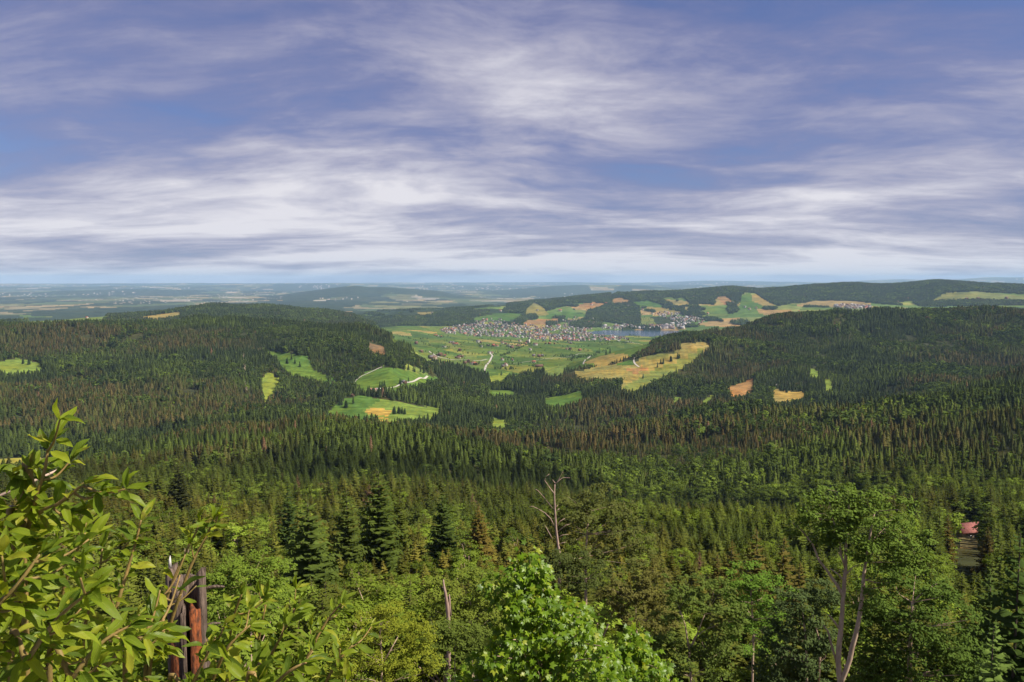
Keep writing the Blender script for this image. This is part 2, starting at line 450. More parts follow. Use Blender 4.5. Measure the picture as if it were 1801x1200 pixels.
# which ground can be seen at all from the look-out (tree height allowed for)
cov = np.where(ROWS > 250, 9.0, 0.0)[:, None]
blk = np.maximum.accumulate((ZG + cov * (1 - fl[:, None] * cen[None]) - EYE) / DG, axis=0)
VIS = ((ZG + 34 - EYE) / DG >= np.vstack([blk[:1] - 9, blk[:-1]]) - 0.0005)
def visible(x, y):
    d = np.hypot(x, y); a = np.arctan2(x, y)
    i = np.clip(np.searchsorted(ROWS, d), 0, NR - 1); j = np.clip(np.searchsorted(AZ, a), 0, len(AZ) - 1)
    return VIS[i, j]

# ------------------------------------------------------------------ land cover, outlined on the land
MW, MH, MO = 2201, 1300, 200
IDM = np.zeros((MH, MW), np.int16)
FIELD = {0: None}
def raster(poly, idv):
    P = np.array(poly, float); P[:, 0] += MO
    y0, y1 = int(P[:, 1].min()), int(P[:, 1].max()) + 1
    for y in range(max(y0, 0), min(y1, MH)):
        xs = []
        for (xa, ya), (xb, yb) in zip(P, np.roll(P, -1, 0)):
            yc = y + 0.5
            if (ya <= yc) != (yb <= yc): xs.append(xa + (yc - ya) / (yb - ya) * (xb - xa))
        xs.sort()
        for a, b in zip(xs[::2], xs[1::2]): IDM[y, max(int(round(a)), 0):max(int(round(b)), 0)] = idv
def patch(kind, col, dmin, dmax, poly, label=None, dil=.9):
    i = len(FIELD); FIELD[i] = dict(kind=kind, col=np.array(col), dmin=dmin * 1000, dmax=dmax * 1000, label=label, dil=dil)
    raster(poly, i); return i
GREEN = (.072, .138, .028); LIME = (.135, .195, .038); STRAW = (.23, .195, .068); OCHRE = (.27, .165, .070); DULL = (.12, .17, .045); SOIL = (.15, .105, .06)
patch('valley', GREEN, 3.15, 7.6, [(690, 600), (690, 572), (760, 566), (800, 572), (1045, 588), (1150, 600), (1105, 622), (1060, 640), (1010, 648), (960, 654), (905, 664), (860, 664), (800, 654), (760, 640), (720, 622)])
patch('meadow', DULL, 3.0, 5, [(688, 604), (705, 612), (752, 630), (770, 642), (740, 634), (700, 616)], 'narrow olive pasture strip running down beside the left forest edge')
patch('meadow', GREEN, 1.8, 3, [(622, 674), (640, 657), (674, 645), (700, 650), (755, 661), (778, 667), (770, 676), (745, 674), (722, 682), (690, 694), (650, 690), (625, 686)], 'bright green pasture above the farmhouse with a track along its top', .35)
patch('meadow', DULL, 2.2, 3.2, [(714, 640), (735, 648), (755, 656), (748, 661), (712, 651)], 'small olive pasture behind the row of trees above the farm')
patch('meadow', GREEN, 1.6, 2.6, [(574, 728), (600, 705), (628, 697), (672, 701), (690, 704), (640, 722), (655, 735), (600, 736)], 'green half of the mown meadow below the farmhouse')
patch('meadow', LIME, 1.6, 2.6, [(672, 702), (720, 711), (772, 719), (784, 722), (740, 729), (690, 737), (650, 733), (638, 723)], 'yellow green mown half of the meadow below the farmhouse')
patch('meadow', (.36, .25, .06), 1.6, 2.6, [(640, 725), (656, 717), (690, 723), (682, 733), (655, 730)], 'dry orange patch on the meadow below the farmhouse')
patch('meadow', (.20, .185, .060), 2.2, 4.2, [(1010, 656), (1060, 643), (1112, 641), (1132, 627), (1185, 620), (1248, 603), (1246, 610), (1195, 635), (1160, 646), (1112, 686), (1094, 683), (1094, 672), (1126, 655), (1080, 660), (1045, 663)], 'large straw coloured hay meadow on the right flank of the valley')
patch('meadow', GREEN, 2.2, 4.2, [(1082, 641), (1112, 631), (1118, 644), (1100, 645)], 'green wedge beside the bend of the track on the hay meadow')
patch('meadow', OCHRE, 2.2, 4.2, [(1095, 652), (1130, 645), (1150, 647), (1122, 655)], 'burnt orange strip across the hay meadow')
patch('meadow', (.13, .165, .045), 2.2, 4.2, [(1160, 646), (1195, 634), (1240, 611), (1246, 609), (1200, 640), (1112, 686), (1094, 683), (1120, 668)], 'olive green lower strip of the hay meadow on the right flank')
patch('meadow', (.14, .155, .045), 2.2, 4.2, [(1132, 627), (1160, 623), (1190, 619), (1170, 630), (1140, 634)], 'olive green upper ribbon of the hay meadow')
patch('meadow', OCHRE, 2.0, 3.4, [(1279, 683), (1304, 674), (1326, 664), (1326, 681), (1300, 693)], 'small burnt orange clearing in the right forest')
patch('meadow', STRAW, 2.0, 3.4, [(1361, 684), (1385, 688), (1416, 691), (1412, 696), (1362, 702)], 'straw coloured clearing with a clump of trees at the foot of the right hill')
for q in ([(1452, 668), (1462, 668), (1464, 683), (1452, 685)], [(1424, 647), (1436, 652), (1441, 660), (1430, 657)], [(1233, 707), (1256, 694), (1250, 706), (1238, 711)], [(1183, 701), (1200, 695), (1198, 703), (1186, 706)]):
    patch('meadow', LIME, 1.9, 3.8, q, None)
patch('meadow', LIME, 2.4, 3.6, [(0, 637), (30, 630), (76, 640), (66, 651), (0, 654), (-120, 656), (-120, 640)], 'light green alpine pasture at the left edge of the forested hill')
patch('meadow', LIME, 2.0, 3.4, [(459, 661), (474, 657), (494, 666), (482, 690), (466, 700)], 'small teardrop shaped green clearing on the left hill')
patch('meadow', GREEN, 2.2, 3.8, [(461, 614), (487, 619), (540, 627), (553, 652), (600, 668), (560, 660), (515, 650), (500, 641), (490, 629)], 'light green clearing with scattered firs high on the left hill')
patch('meadow', (.20, .22, .05), .9, 1.7, [(-160, 812), (0, 807), (112, 804), (132, 815), (70, 858), (0, 868), (-160, 874)], 'olive sunlit meadow behind the willow leaves at the left edge')
patch('meadow', GREEN, 1.7, 3.2, [(861, 687), (905, 687), (902, 694), (862, 693)], 'small green clearing in the middle of the wooded valley')
patch('meadow', LIME, 1.6, 2.8, [(866, 735), (892, 740), (880, 746), (868, 744)], None)
patch('meadow', LIME, 2.4, 3.6, [(860, 663), (897, 655), (888, 665), (866, 671)], 'yellow green clearing below the winding valley road')
patch('meadow', GREEN, 1.8, 3.3, [(958, 701), (1000, 694), (1024, 688), (1025, 697), (990, 709), (960, 706)], 'green hollow on the right of the wooded valley floor')
patch('meadow', SOIL, 2.4, 3.8, [(649, 605), (664, 606), (680, 614), (672, 618), (652, 610)], 'brown clear felled patch on the left ridge')
patch('meadow', DULL, 4.3, 7.9, [(35, 568), (100, 561), (188, 554), (186, 562), (60, 574)], 'pale green pasture on the ridge behind the left hill')
patch('meadow', STRAW, 4.3, 7.9, [(248, 558), (318, 549), (319, 554), (270, 562)], 'yellow mown field on the ridge behind the left hill')
patch('meadow', DULL, 3.3, 4.6, [(1358, 547), (1397, 547), (1397, 552), (1365, 553)], 'grassy top of the right hill with a small house', .1)
patch('meadow', DULL, 2.6, 4.4, [(955, 649), (1000, 640), (992, 651), (966, 655)], None)
patch('meadow', (.20, .17, .075), 0.4, 0.9, [(1686, 926), (1720, 926), (1720, 944), (1690, 944)], 'bare stony clearing below the hut on the right slope', .35)
patch('meadow', STRAW, 2.6, 4.2, [(1196, 604), (1250, 602), (1245, 612), (1205, 616)], None)
HF = dict(dmin=8.0, dmax=14.0)
def hillfield(col, poly): patch('hillfield', col, 7.9, 13.0, poly)
def hillwood(poly): patch('hillwood', (.03, .045, .02), 7.9, 13.4, poly)
hillwood([(1000, 531), (1010, 522), (1050, 514), (1073, 512), (1078, 536), (1050, 532), (1030, 531)])
hillwood([(1070, 524), (1100, 509), (1150, 506), (1200, 504), (1240, 498), (1280, 493), (1320, 497), (1330, 506), (1305, 515), (1303, 530), (1285, 539), (1276, 531), (1290, 526), (1265, 520), (1256, 526), (1258, 533), (1215, 533), (1200, 519), (1150, 518), (1172, 531), (1202, 546), (1242, 561), (1215, 555), (1170, 543), (1140, 529), (1108, 529)])
hillwood([(1033, 548), (1070, 537), (1110, 533), (1126, 541), (1127, 566), (1105, 569), (1060, 563), (1032, 557)])
hillwood([(1325, 508), (1400, 494), (1490, 490), (1560, 493), (1640, 486), (1700, 489), (1801, 493), (1960, 494), (1960, 516), (1801, 515), (1750, 513), (1690, 511), (1650, 513), (1628, 524), (1560, 532), (1490, 528), (1400, 530), (1372, 536), (1340, 526), (1331, 516)])
hillwood([(1606, 531), (1700, 530), (1801, 527), (1960, 527), (1960, 535), (1801, 535), (1620, 537)])
hillwood([(885, 545), (900, 536), (925, 529), (985, 519), (1000, 520), (992, 536), (962, 545), (940, 552), (925, 548), (900, 552)])
hillwood([(735, 556), (790, 546), (862, 548), (834, 560), (802, 573), (740, 571), (690, 576), (600, 566), (620, 556), (690, 562)])
hillwood([(905, 566), (930, 548), (950, 551), (935, 560), (915, 571)])
hillwood([(960, 568), (985, 553), (1000, 552), (985, 566), (966, 572)])
hillwood([(1280, 541), (1295, 537), (1300, 545), (1285, 550)])
hillwood([(1000, 571), (1030, 562), (1060, 566), (1058, 573), (1020, 574)])
hillfield((.20, .19, .055), [(925, 545), (940, 532), (955, 540), (965, 552), (925, 556)])
hillfield(OCHRE, [(1015, 536), (1045, 532), (1066, 535), (1040, 539)])
hillfield(OCHRE, [(1072, 528), (1090, 524), (1110, 530), (1092, 534)])
hillfield(STRAW, [(1135, 540), (1160, 541), (1206, 550), (1175, 551)])
hillfield(OCHRE, [(1260, 522), (1276, 521), (1292, 532), (1275, 534)])
hillfield(STRAW, [(1320, 520), (1330, 518), (1362, 537), (1340, 538), (1318, 528)])
hillfield(GREEN, [(1305, 520), (1320, 515), (1325, 530), (1345, 540), (1300, 542)])
hillfield((.30, .22, .09), [(1400, 537), (1435, 529), (1500, 530), (1535, 534), (1480, 538)])
hillfield((.17, .19, .06), [(1640, 529), (1665, 515), (1720, 513), (1790, 521), (1960, 522), (1960, 527), (1720, 530)])
hillfield(OCHRE, [(930, 563), (985, 561), (982, 567), (920, 569)])
hillfield(GREEN, [(830, 560), (880, 551), (920, 552), (905, 560), (860, 563)])
hillfield(GREEN, [(960, 553), (1005, 549), (1030, 552), (1010, 558), (965, 559)])
hillfield(GREEN, [(1115, 532), (1140, 529), (1175, 540), (1150, 540)])
hillfield(STRAW, [(735, 550), (768, 549), (760, 556), (738, 557)])

def canopy_px(d): return 24.0 * FPX / np.maximum(d, 50)
def landid(px, py, d):
    """id of the outlined patch seen at a place, with the ground hidden behind tree tops counted in"""
    out = np.zeros(np.shape(px), np.int32)
    hp = canopy_px(d)
    xi = np.clip(np.round(px).astype(int) + MO, 0, MW - 1)
    for s in (0.85, 0.55, 0.28, 0.0):
        yi = np.clip(np.round(py - s * hp).astype(int), 0, MH - 1)
        v = IDM[yi, xi]
        lo = np.array([0 if FIELD[k] is None else FIELD[k]['dmin'] for k in range(len(FIELD))])[v]
        hi = np.array([0 if FIELD[k] is None else FIELD[k]['dmax'] for k in range(len(FIELD))])[v]
        dl = np.array([0 if FIELD[k] is None else FIELD[k]['dil'] for k in range(len(FIELD))])[v]
        ok = (v > 0) & (d > lo) & (d < hi) & (s <= dl)
        out = np.where(ok, v, out)
    return out

# ------------------------------------------------------------------ terrain: one sheet, split where the land use changes
ii, jj = np.meshgrid(np.arange(NR - 1), np.arange(len(AZ) - 1), indexing='ij')
nc = len(AZ)
quads = np.stack([ii * nc + jj, ii * nc + jj + 1, (ii + 1) * nc + jj + 1, (ii + 1) * nc + jj], -1).reshape(-1, 4)
VG = np.stack([XG, YG, ZG], -1).reshape(-1, 3)
cxy = VG[quads].mean(1)
cd = np.hypot(cxy[:, 0], cxy[:, 1])
cpx, cpy = project(cxy[:, 0], cxy[:, 1], cxy[:, 2])
fid = landid(cpx, cpy, cd)
fid[cxy[:, 1] < 1] = 0
rng = np.random.default_rng(4)
def mosaic(x, y, sx, sy, rot, pal, wts, seed, warpa=0.25):
    """strip fields: nearest of jittered seeds in a turned grid"""
    cr, sr = math.cos(rot), math.sin(rot)
    u = (x * cr + y * sr) / sx; v = (-x * sr + y * cr) / sy
    u = u + warpa * (fbm(x / (sx * 2), y / (sx * 2), seed) - .5) * 3; v = v + warpa * (fbm(x / (sx * 2), y / (sx * 2), seed + 3) - .5) * 3
    bi = np.full(len(x), 9e9); bc = np.zeros(len(x), np.int64)
    ui = np.floor(u).astype(np.int64); vi = np.floor(v).astype(np.int64)
    def h(a, b, s):
        k = (a * 374761393 + b * 668265263 + s * 40503) & 0xffffffff
        k = ((k ^ (k >> 13)) * 1274126177) & 0xffffffff
        return ((k ^ (k >> 16)) & 0xffff) / 65535.0
    for a in (-1, 0, 1):
        for b in (-1, 0, 1):
            U, W = ui + a, vi + b
            dd = (U + h(U, W, seed) - u) ** 2 + (W + h(U, W, seed + 1) - v) ** 2
            m = dd < bi
            bi = np.where(m, dd, bi); bc = np.where(m, (h(U, W, seed + 2) * 65535).astype(np.int64), bc)
    q = np.cumsum(wts) / np.sum(wts)
    k = np.clip(np.searchsorted(q, bc / 65536.0), 0, len(pal) - 1)
    return np.array(pal)[k] * (0.85 + 0.3 * ((bc * 7919) % 1000 / 1000.0))[:, None]
FOREST_FLOOR = np.array((.045, .050, .022))
fc = np.tile(FOREST_FLOOR, (len(quads), 1))
cls = np.zeros(len(quads), np.int32)            # 0 wooded hillside, 1 valley floor, 2 hills behind, 3 far plain, 100+ meadow
vp = [(.062, .112, .026), (.080, .135, .030), (.050, .092, .024), (.14, .17, .042), (.23, .20, .068), (.095, .140, .032)]
hp_ = [(.080, .135, .032), (.10, .155, .04), (.22, .19, .07), (.30, .21, .085), (.14, .17, .05), (.028, .042, .020)]
pp = [(.075, .105, .052), (.12, .13, .062), (.21, .18, .10), (.045, .065, .04), (.028, .042, .03), (.27, .25, .20)]
x, y = cxy[:, 0], cxy[:, 1]
kinds = np.array([''] + [FIELD[k]['kind'] for k in range(1, len(FIELD))])
kf = kinds[fid]
hills = (cd > 7850) & (cd <= 12600) & (cpx > 640)
hills |= (cd > 8600) & (cd <= 12600)
m = hills; fc[m] = mosaic(x[m], y[m], 330, 520, .5, hp_, [3, 3, 2, 1.2, 2.2, 1.6], 21); cls[m] = 2
mw = hills & (cpx < 900) & (fbm(x / 700.0, y / 700.0, 47, 3) > .40); fc[mw] = (.030, .045, .022)
m = (cd > 12600); fc[m] = mosaic(x[m], y[m], 600, 1500, .3, pp, [3, 3, 2, 2, 2, .5], 31, .5)
wood = fbm(x / 1900.0, y / 4200.0, 41, 4)
mw = m & ((wood > .51) | ((cd < 17000) & (fbm(x / 900.0, y / 900.0, 44, 3) > .50) & (cpx > 500) & (cpx < 960)) | ((cd > 20500) & (cd < 26500) & (cpx > 520) & (cpx < 830) & (fbm(x / 700.0, y / 700.0, 48, 3) > .40)))
fc[mw] = np.array((.030, .046, .026)); cls[m] = 3
set_ = m & (cd > 17500) & (fbm(x / 2400.0, y / 5200.0, 55, 3) > .57) & (rng.random(len(x)) < .10) & ~((cd > 20000) & (cd < 27000) & (cpx > 500) & (cpx < 850))
fc[set_] = np.array((.36, .33, .30)) * rng.uniform(.5, 1.1, (set_.sum(), 1))
m = (kf == 'valley'); fc[m] = mosaic(x[m], y[m], 120, 420, .35, vp, [4, 4, 3, 1.5, 1.0, 3], 11); cls[m] = 1
flat = (cd > 5600) & (cd < 8000) & (cpx > 640) & (cls == 0)
fc[flat] = mosaic(x[flat], y[flat], 120, 420, .35, vp, [4, 4, 3, 1.2, .8, 3], 13); cls[flat] = 1
for k, f in FIELD.items():
    if not f: continue
    m = fid == k
    if f['kind'] == 'meadow':
        fc[m] = f['col']; cls[m] = 100 + k
    elif f['kind'] in ('hillfield', 'hillwood'):
        fc[m] = f['col'] * (1 if f['kind'] == 'hillwood' else .85); cls[m] = 2
hb = (cls == 0) & (cd > 4600) & (cd < 8700)
cls[hb] = 4
lab = {0: ('hillside', 'land_near', 0.05), 1: ('valley_floor', 'land_valley', 0.02), 2: ('hills', 'land_hills', 0.012), 3: ('plain', 'land_plain', 0.0045), 4: ('ridge', 'land_ridge', 0.02)}
LM = {k: land_mat(v[1], v[2], .55 if k == 3 else .38, .012 if k == 1 else None) for k, v in lab.items()}
LM_meadow = land_mat('meadow_grass', 0.028, .45, .018, tilt=(1.0, 1.6, 1.0))
for k in np.unique(cls):
    q = quads[cls == k]
    u, inv = np.unique(q.ravel(), return_inverse=True)
    nm, mt = (lab[k][0], LM[k]) if k < 100 else ('meadow', LM_meadow)
    me = mesh_np(nm, VG[u], inv.reshape(-1, 4).astype(np.int32), (mt,), fcol=fc[cls == k], smooth=True)
    o = link(nm, me, kind='structure')
    if k >= 100 and FIELD[k - 100]['label']: o['label'] = FIELD[k - 100]['label']
# the lake
wm, t = new_mat('lake_water')
p = N('ShaderNodeBsdfPrincipled', t); p.inputs['Base Color'].default_value = (.03, .065, .095, 1); p.inputs['Roughness'].default_value = .12
g = N('ShaderNodeNewGeometry', t); nz = noise(g.outputs['Position'], .08, 5, .6, t)
b = N('ShaderNodeBump', t); b.inputs['Strength'].default_value = .5; b.inputs['Distance'].default_value = 1.5
L(nz.outputs[0], b.inputs['Height'], t); L(b.outputs[0], p.inputs['Normal'], t)
o = N('ShaderNodeOutputMaterial', t); L(p.outputs[0], o.inputs[0], t)
th = np.linspace(0, 2 * math.pi, 97)[:-1]
la = ea + ewid * 1.03 * np.cos(th); ld = 7480 + 483 * np.sin(th)
V = np.c_[ld * np.sin(la), ld * np.cos(la), np.full(96, LAKE_Z)]
V = np.vstack([V, [[7480 * math.sin(ea), 7480 * math.cos(ea), LAKE_Z]]])
F = np.array([(i, (i + 1) % 96, 96) for i in range(96)], np.int32)[:, ::-1]
link('lake', mesh_np('lake', V, F, (wm,)), kind='structure', label='blue grey lake beside the town in the valley')

# ------------------------------------------------------------------ trees: shapes (unit height, standing at the origin)
M_needle = foliage_mat('needle_foliage', None, .10, 0, .5, .30, 9.0)
M_leafy = foliage_mat('leaf_foliage', None, .17, 0, .45, .32, 9.0)
M_bark_s = plain_mat('spruce_bark', (.105, .075, .055), (.06, .045, .035), 3.0, bump=.4, stretch=(3, 3, .6))
M_bark_b = plain_mat('beech_bark', (.52, .375, .26), (.27, .18, .12), 2.2, bump=.5, stretch=(1.2, 1.2, .5), lo=.42, hi=.68)
def conifer_crown(seed, whorls=22, nb=7, R=.17, z0=.06, power=.8, tw=4, droop=.35, lift=.12, irr=.2, wide=.30):
    r = np.random.default_rng(seed); V = []; F = []
    for w in range(whorls):
        t = w / (whorls - 1)
        z = z0 + (1 - z0) * (t ** .88) * .975
        rad = R * (max(1 - t, .0) ** power) * (1 if t > .1 else .75 + 2.5 * t) + .014
        n = max(3, int(round(nb * (1 - .45 * t))))
        a0 = r.uniform(0, 6.28)
        for k in range(n):
            a = a0 + 6.283 * k / n + r.uniform(-.35, .35)
            ln = rad * r.uniform(1 - irr * 1.3, 1 + irr)
            dr = droop * r.uniform(.5, 1.3) * (1.1 - .75 * t)
            c, s = math.cos(a), math.sin(a)
            zz = z + r.uniform(-.5, .5) * (1 - z0) / whorls
            prev = None; b = len(V)
            hw = ln * wide
            for (q, wd) in ((.0, .12), (.35, 1.0), (.72, .85), (1.0, .06)):
                dz = -dr * ln * q + lift * ln * q * q * 2.2
                V.append((c * ln * q - s * hw * wd, s * ln * q + c * hw * wd, zz + dz - .10 * hw))
                V.append((c * ln * q, s * ln * q, zz + dz + .12 * hw))
                V.append((c * ln * q + s * hw * wd, s * ln * q - c * hw * wd, zz + dz - .10 * hw))
            for i in range(3):
                p = b + 3 * i
                F.append((p, p + 3, p + 4)); F.append((p, p + 4, p + 1)); F.append((p + 1, p + 4, p + 5)); F.append((p + 1, p + 5, p + 2))
            for j in range(tw):                                    # side twigs, spiky
                q = r.uniform(.3, 1.0); sg = 1 if j % 2 else -1
                px_, py_ = c * ln * q, s * ln * q; dz = -dr * ln * q + lift * ln * q * q * 2.2
                ta = a + sg * r.uniform(.5, 1.0); tl = ln * r.uniform(.28, .48) * (1.15 - .4 * q)
                b2 = len(V)
                V.append((px_, py_, zz + dz + .02 * ln)); V.append((px_ + math.cos(ta) * tl, py_ + math.sin(ta) * tl, zz + dz - tl * r.uniform(.1, .5)))
                V.append((px_ + math.cos(ta - sg * .5) * tl * .6, py_ + math.sin(ta - sg * .5) * tl * .6, zz + dz + tl * .05))
                F.append((b2, b2 + 1, b2 + 2))
    b = len(V); lr = .006
    V += [(lr, 0, .93), (-lr * .5, lr * .87, .93), (-lr * .5, -lr * .87, .93), (0, 0, 1.0)]
    F += [(b, b + 1, b + 3), (b + 1, b + 2, b + 3), (b + 2, b, b + 3)]
    return np.array(V), np.array(F, np.int32)
def star_conifer(seed, tiers, m, R=.16, z0=.05, power=.85):
    """simple conifer for far slopes: stacked ragged skirts"""
    r = np.random.default_rng(seed); V = []; F = []
    for w in range(tiers):
        t = w / tiers
        z = z0 + (1 - z0) * t; rad = R * (1 - t) ** power + .01
        top = z + (1 - z0) / tiers * 1.75
        b = len(V); V.append((0, 0, min(top, 1.0))); a0 = r.uniform(0, 6.28)
        for k in range(2 * m):
            q = rad * (r.uniform(.8, 1.25) if k % 2 == 0 else r.uniform(.38, .62))
            a = a0 + math.pi * k / m + r.uniform(-.12, .12)
            V.append((math.cos(a) * q, math.sin(a) * q, z + (r.uniform(-.02, .02) if k % 2 == 0 else .03)))
        F += [(b, b + 1 + k, b + 1 + (k + 1) % (2 * m)) for k in range(2 * m)]
    return np.array(V), np.array(F, np.int32)
def leaf_crown(seed, clumps, per, size, c=(0, 0, .60), rad=(.30, .30, .40), clump_r=.10, flat=.55, fill=.55):
    """leaf faces gathered in clumps spread through a crown"""
    r = np.random.default_rng(seed)
    d = r.normal(size=(clumps, 3)); d /= np.linalg.norm(d, axis=1)[:, None]
    lump = 1 + .22 * np.sin(d[:, :1] * 4 + seed) + .18 * np.sin(d[:, 1:2] * 5 + 2 * seed) + .12 * np.sin(d[:, 2:] * 6 + seed * .7)
    q = r.uniform(fill ** 3, 1, clumps) ** (1 / 3)
    C = np.array(c) + d * lump * q[:, None] * np.array(rad)
    C[:, 2] = np.maximum(C[:, 2], .10)
    n = clumps * per
    cid = np.repeat(np.arange(clumps), per)
    e = r.normal(size=(n, 3)); e /= np.linalg.norm(e, axis=1)[:, None]
    e[:, 2] = np.abs(e[:, 2]) * .9 - .25
    cr = clump_r * r.uniform(.7, 1.3, clumps)[cid]
    off = e * (r.uniform(.25, 1, n) ** .5 * cr)[:, None] * np.array((1.15, 1.15, .62))
    P = C[cid] + off
    nor = e * .8 + d[cid] * .45 + np.array((0, 0, flat)) + r.normal(size=(n, 3)) * .38
    nor /= np.linalg.norm(nor, axis=1)[:, None]
    t1 = np.cross(nor, r.normal(size=(n, 3))); t1 /= np.linalg.norm(t1, axis=1)[:, None] + 1e-9
    t2 = np.cross(nor, t1)
    s = size * r.uniform(.6, 1.35, n)[:, None]
    V = np.stack([P - t1 * s, P + t2 * s * .55, P + t1 * s, P - t2 * s * .55], 1).reshape(-1, 3)
    F = np.arange(n * 4, dtype=np.int32).reshape(-1, 4)
    return V, F, C
def trunk_mesh(name, mat, r0=.013, top=.9, sides=6, bend=.012, seed=0, branches=None):
    mb = MB(); r = np.random.default_rng(seed)
    b1, b2 = r.uniform(-bend, bend, 2)
    pts = [(b1 * math.sin(3 * t), b2 * math.sin(2.3 * t), -.03 + t * (top + .03)) for t in np.linspace(0, 1, 6)]
    mb.tube(pts, [r0 * (1.25 - 1.1 * t) for t in np.linspace(0, 1, 6)], sides)
    if branches is not None:
        for C in branches:
            z = max(.18, C[2] * .55); p0 = Vector((0, 0, z)); p1 = Vector(C)
            mid = p0.lerp(p1, .5) + Vector((0, 0, -.02))
            mb.tube([p0, mid, p1], [r0 * .45, r0 * .3, r0 * .1], 4, cap=False)
    return mb.mesh(name, mat)
def merged(name, V, F, mat, tr):
    """crown and trunk as one prototype for the massed forest"""
    me = mesh_np(name, V, F, (mat,))
    return me
proto = bpy.data.collections.new('forest_shapes')              # shapes the massed forests draw from
PROTO = []
def add_proto(me):
    o = bpy.data.objects.new('shape_%02d' % len(PROTO), me); proto.objects.link(o); PROTO.append(o); return len(PROTO) - 1
def with_trunk(V, F, mat, bark, r0, top):
    mb = MB(); mb.tube([(0, 0, -.05), (0, 0, top)], [r0, r0 * .4], 4, cap=False)
    TV = np.concatenate(mb.V); k = F.shape[1]
    TF = [tuple(int(i) + len(V) for i in f) for f in mb.F]
    if k == 3: TF = [(f[0], f[1], f[2]) for f in TF] + [(f[0], f[2], f[3]) for f in TF]
    FF = np.vstack([F, np.array(TF, np.int32)])
    return mesh_np('tree_shape', np.vstack([V, TV]), FF, (mat, bark), fmat=[0] * len(F) + [1] * len(TF))
# detailed conifers used near the look-out
SPRUCE_HI = []
for s in range(5):
    V, F = conifer_crown(100 + s, 30 + 2 * s, 9, R=[.17, .19, .21, .16, .18][s], tw=6, droop=[.35, .5, .3, .55, .4][s], wide=.24)
    SPRUCE_HI.append((mesh_np('crown', V, F, (M_needle,)), trunk_mesh('trunk', M_bark_s, .011, .97, seed=s)))
FIR_HERO = []
for s in range(4):
    V, F = conifer_crown(140 + s, [27, 25, 23, 30][s], 10, R=[.185, .19, .25, .20][s], tw=9, droop=.18, lift=.10, irr=.16, power=[.62, .7, .72, .6][s], wide=.27)
    FIR_HERO.append((mesh_np('crown', V, F, (M_needle,)), trunk_mesh('trunk', M_bark_s, .012, .97, seed=9 + s)))
BEECH_HI = []
for s in range(5):
    V, F, C = leaf_crown(200 + s, 72, 72, .0175, c=(0, 0, .60), rad=[(.30, .30, .36), (.27, .27, .38), (.34, .33, .34), (.24, .24, .40), (.30, .28, .36)][s], clump_r=.078, fill=.7)
    BEECH_HI.append((mesh_np('crown', V, F, (M_leafy,)), trunk_mesh('trunk', M_bark_b, .016, .8, seed=20 + s, bend=.03, branches=C[::3])))
# proto ids
P_SP0 = []
for s in range(3):
    V, F = conifer_crown(300 + s, 24, 8, R=[.17, .20, .185][s], tw=3, droop=.4, wide=.26)
    P_SP0.append(add_proto(with_trunk(V, F, M_needle, M_bark_s, .010, .9)))
P_BL0 = []
for s in range(3):
    V, F, C = leaf_crown(330 + s, 52, 28, .030, rad=[(.29, .29, .37), (.25, .25, .40), (.33, .31, .35)][s], clump_r=.095)
    P_BL0.append(add_proto(with_trunk(V, F, M_leafy, M_bark_b, .014, .6)))
P_SP1 = []
for s in range(4):
    V, F = star_conifer(360 + s, [10, 11, 9, 12][s], 7, R=[.20, .18, .215, .165][s])
    P_SP1.append(add_proto(with_trunk(V, F, M_needle, M_bark_s, .010, .5)))
P_BL1 = []
for s in range(3):
    V, F, C = leaf_crown(390 + s, 34, 9, .062, rad=(.29, .29, .38), clump_r=.10)
    P_BL1.append(add_proto(with_trunk(V, F, M_leafy, M_bark_b, .014, .5)))
P_SP2 = []
for s in range(4):
    V, F = star_conifer(420 + s, 6, 5, R=[.225, .195, .235, .205][s])
    P_SP2.append(add_proto(mesh_np('tree_shape', V, F, (M_needle,))))
P_BL2 = []
for s in range(3):
    V, F, C = leaf_crown(450 + s, 14, 6, .125, c=(0, 0, .58), rad=(.28, .28, .36), clump_r=.12)
    P_BL2.append(add_proto(mesh_np('tree_shape', V, F, (M_leafy,))))

# ------------------------------------------------------------------ massed forest from points
gt = bpy.data.node_groups.new('forest_points', 'GeometryNodeTree')
gt.interface.new_socket('Geometry', in_out='INPUT', socket_type='NodeSocketGeometry')
gt.interface.new_socket('Geometry', in_out='OUTPUT', socket_type='NodeSocketGeometry')
gi = N('NodeGroupInput', gt); go = N('NodeGroupOutput', gt)
iop = N('GeometryNodeInstanceOnPoints', gt)
ci = N('GeometryNodeCollectionInfo', gt); ci.inputs['Collection'].default_value = proto
ci.inputs['Separate Children'].default_value = True; ci.inputs['Reset Children'].default_value = True
def named(nm, ty):
    n = N('GeometryNodeInputNamedAttribute', gt, data_type=ty); n.inputs['Name'].default_value = nm
    return [o for o in n.outputs if o.enabled and o.name == 'Attribute'][0]
L(gi.outputs[0], iop.inputs['Points'], gt); L(ci.outputs[0], iop.inputs['Instance'], gt)
iop.inputs['Pick Instance'].default_value = True
L(named('idx', 'INT'), iop.inputs['Instance Index'], gt)
L(named('rot', 'FLOAT_VECTOR'), iop.inputs['Rotation'], gt)
L(named('scl', 'FLOAT_VECTOR'), iop.inputs['Scale'], gt)
L(iop.outputs[0], go.inputs[0], gt)
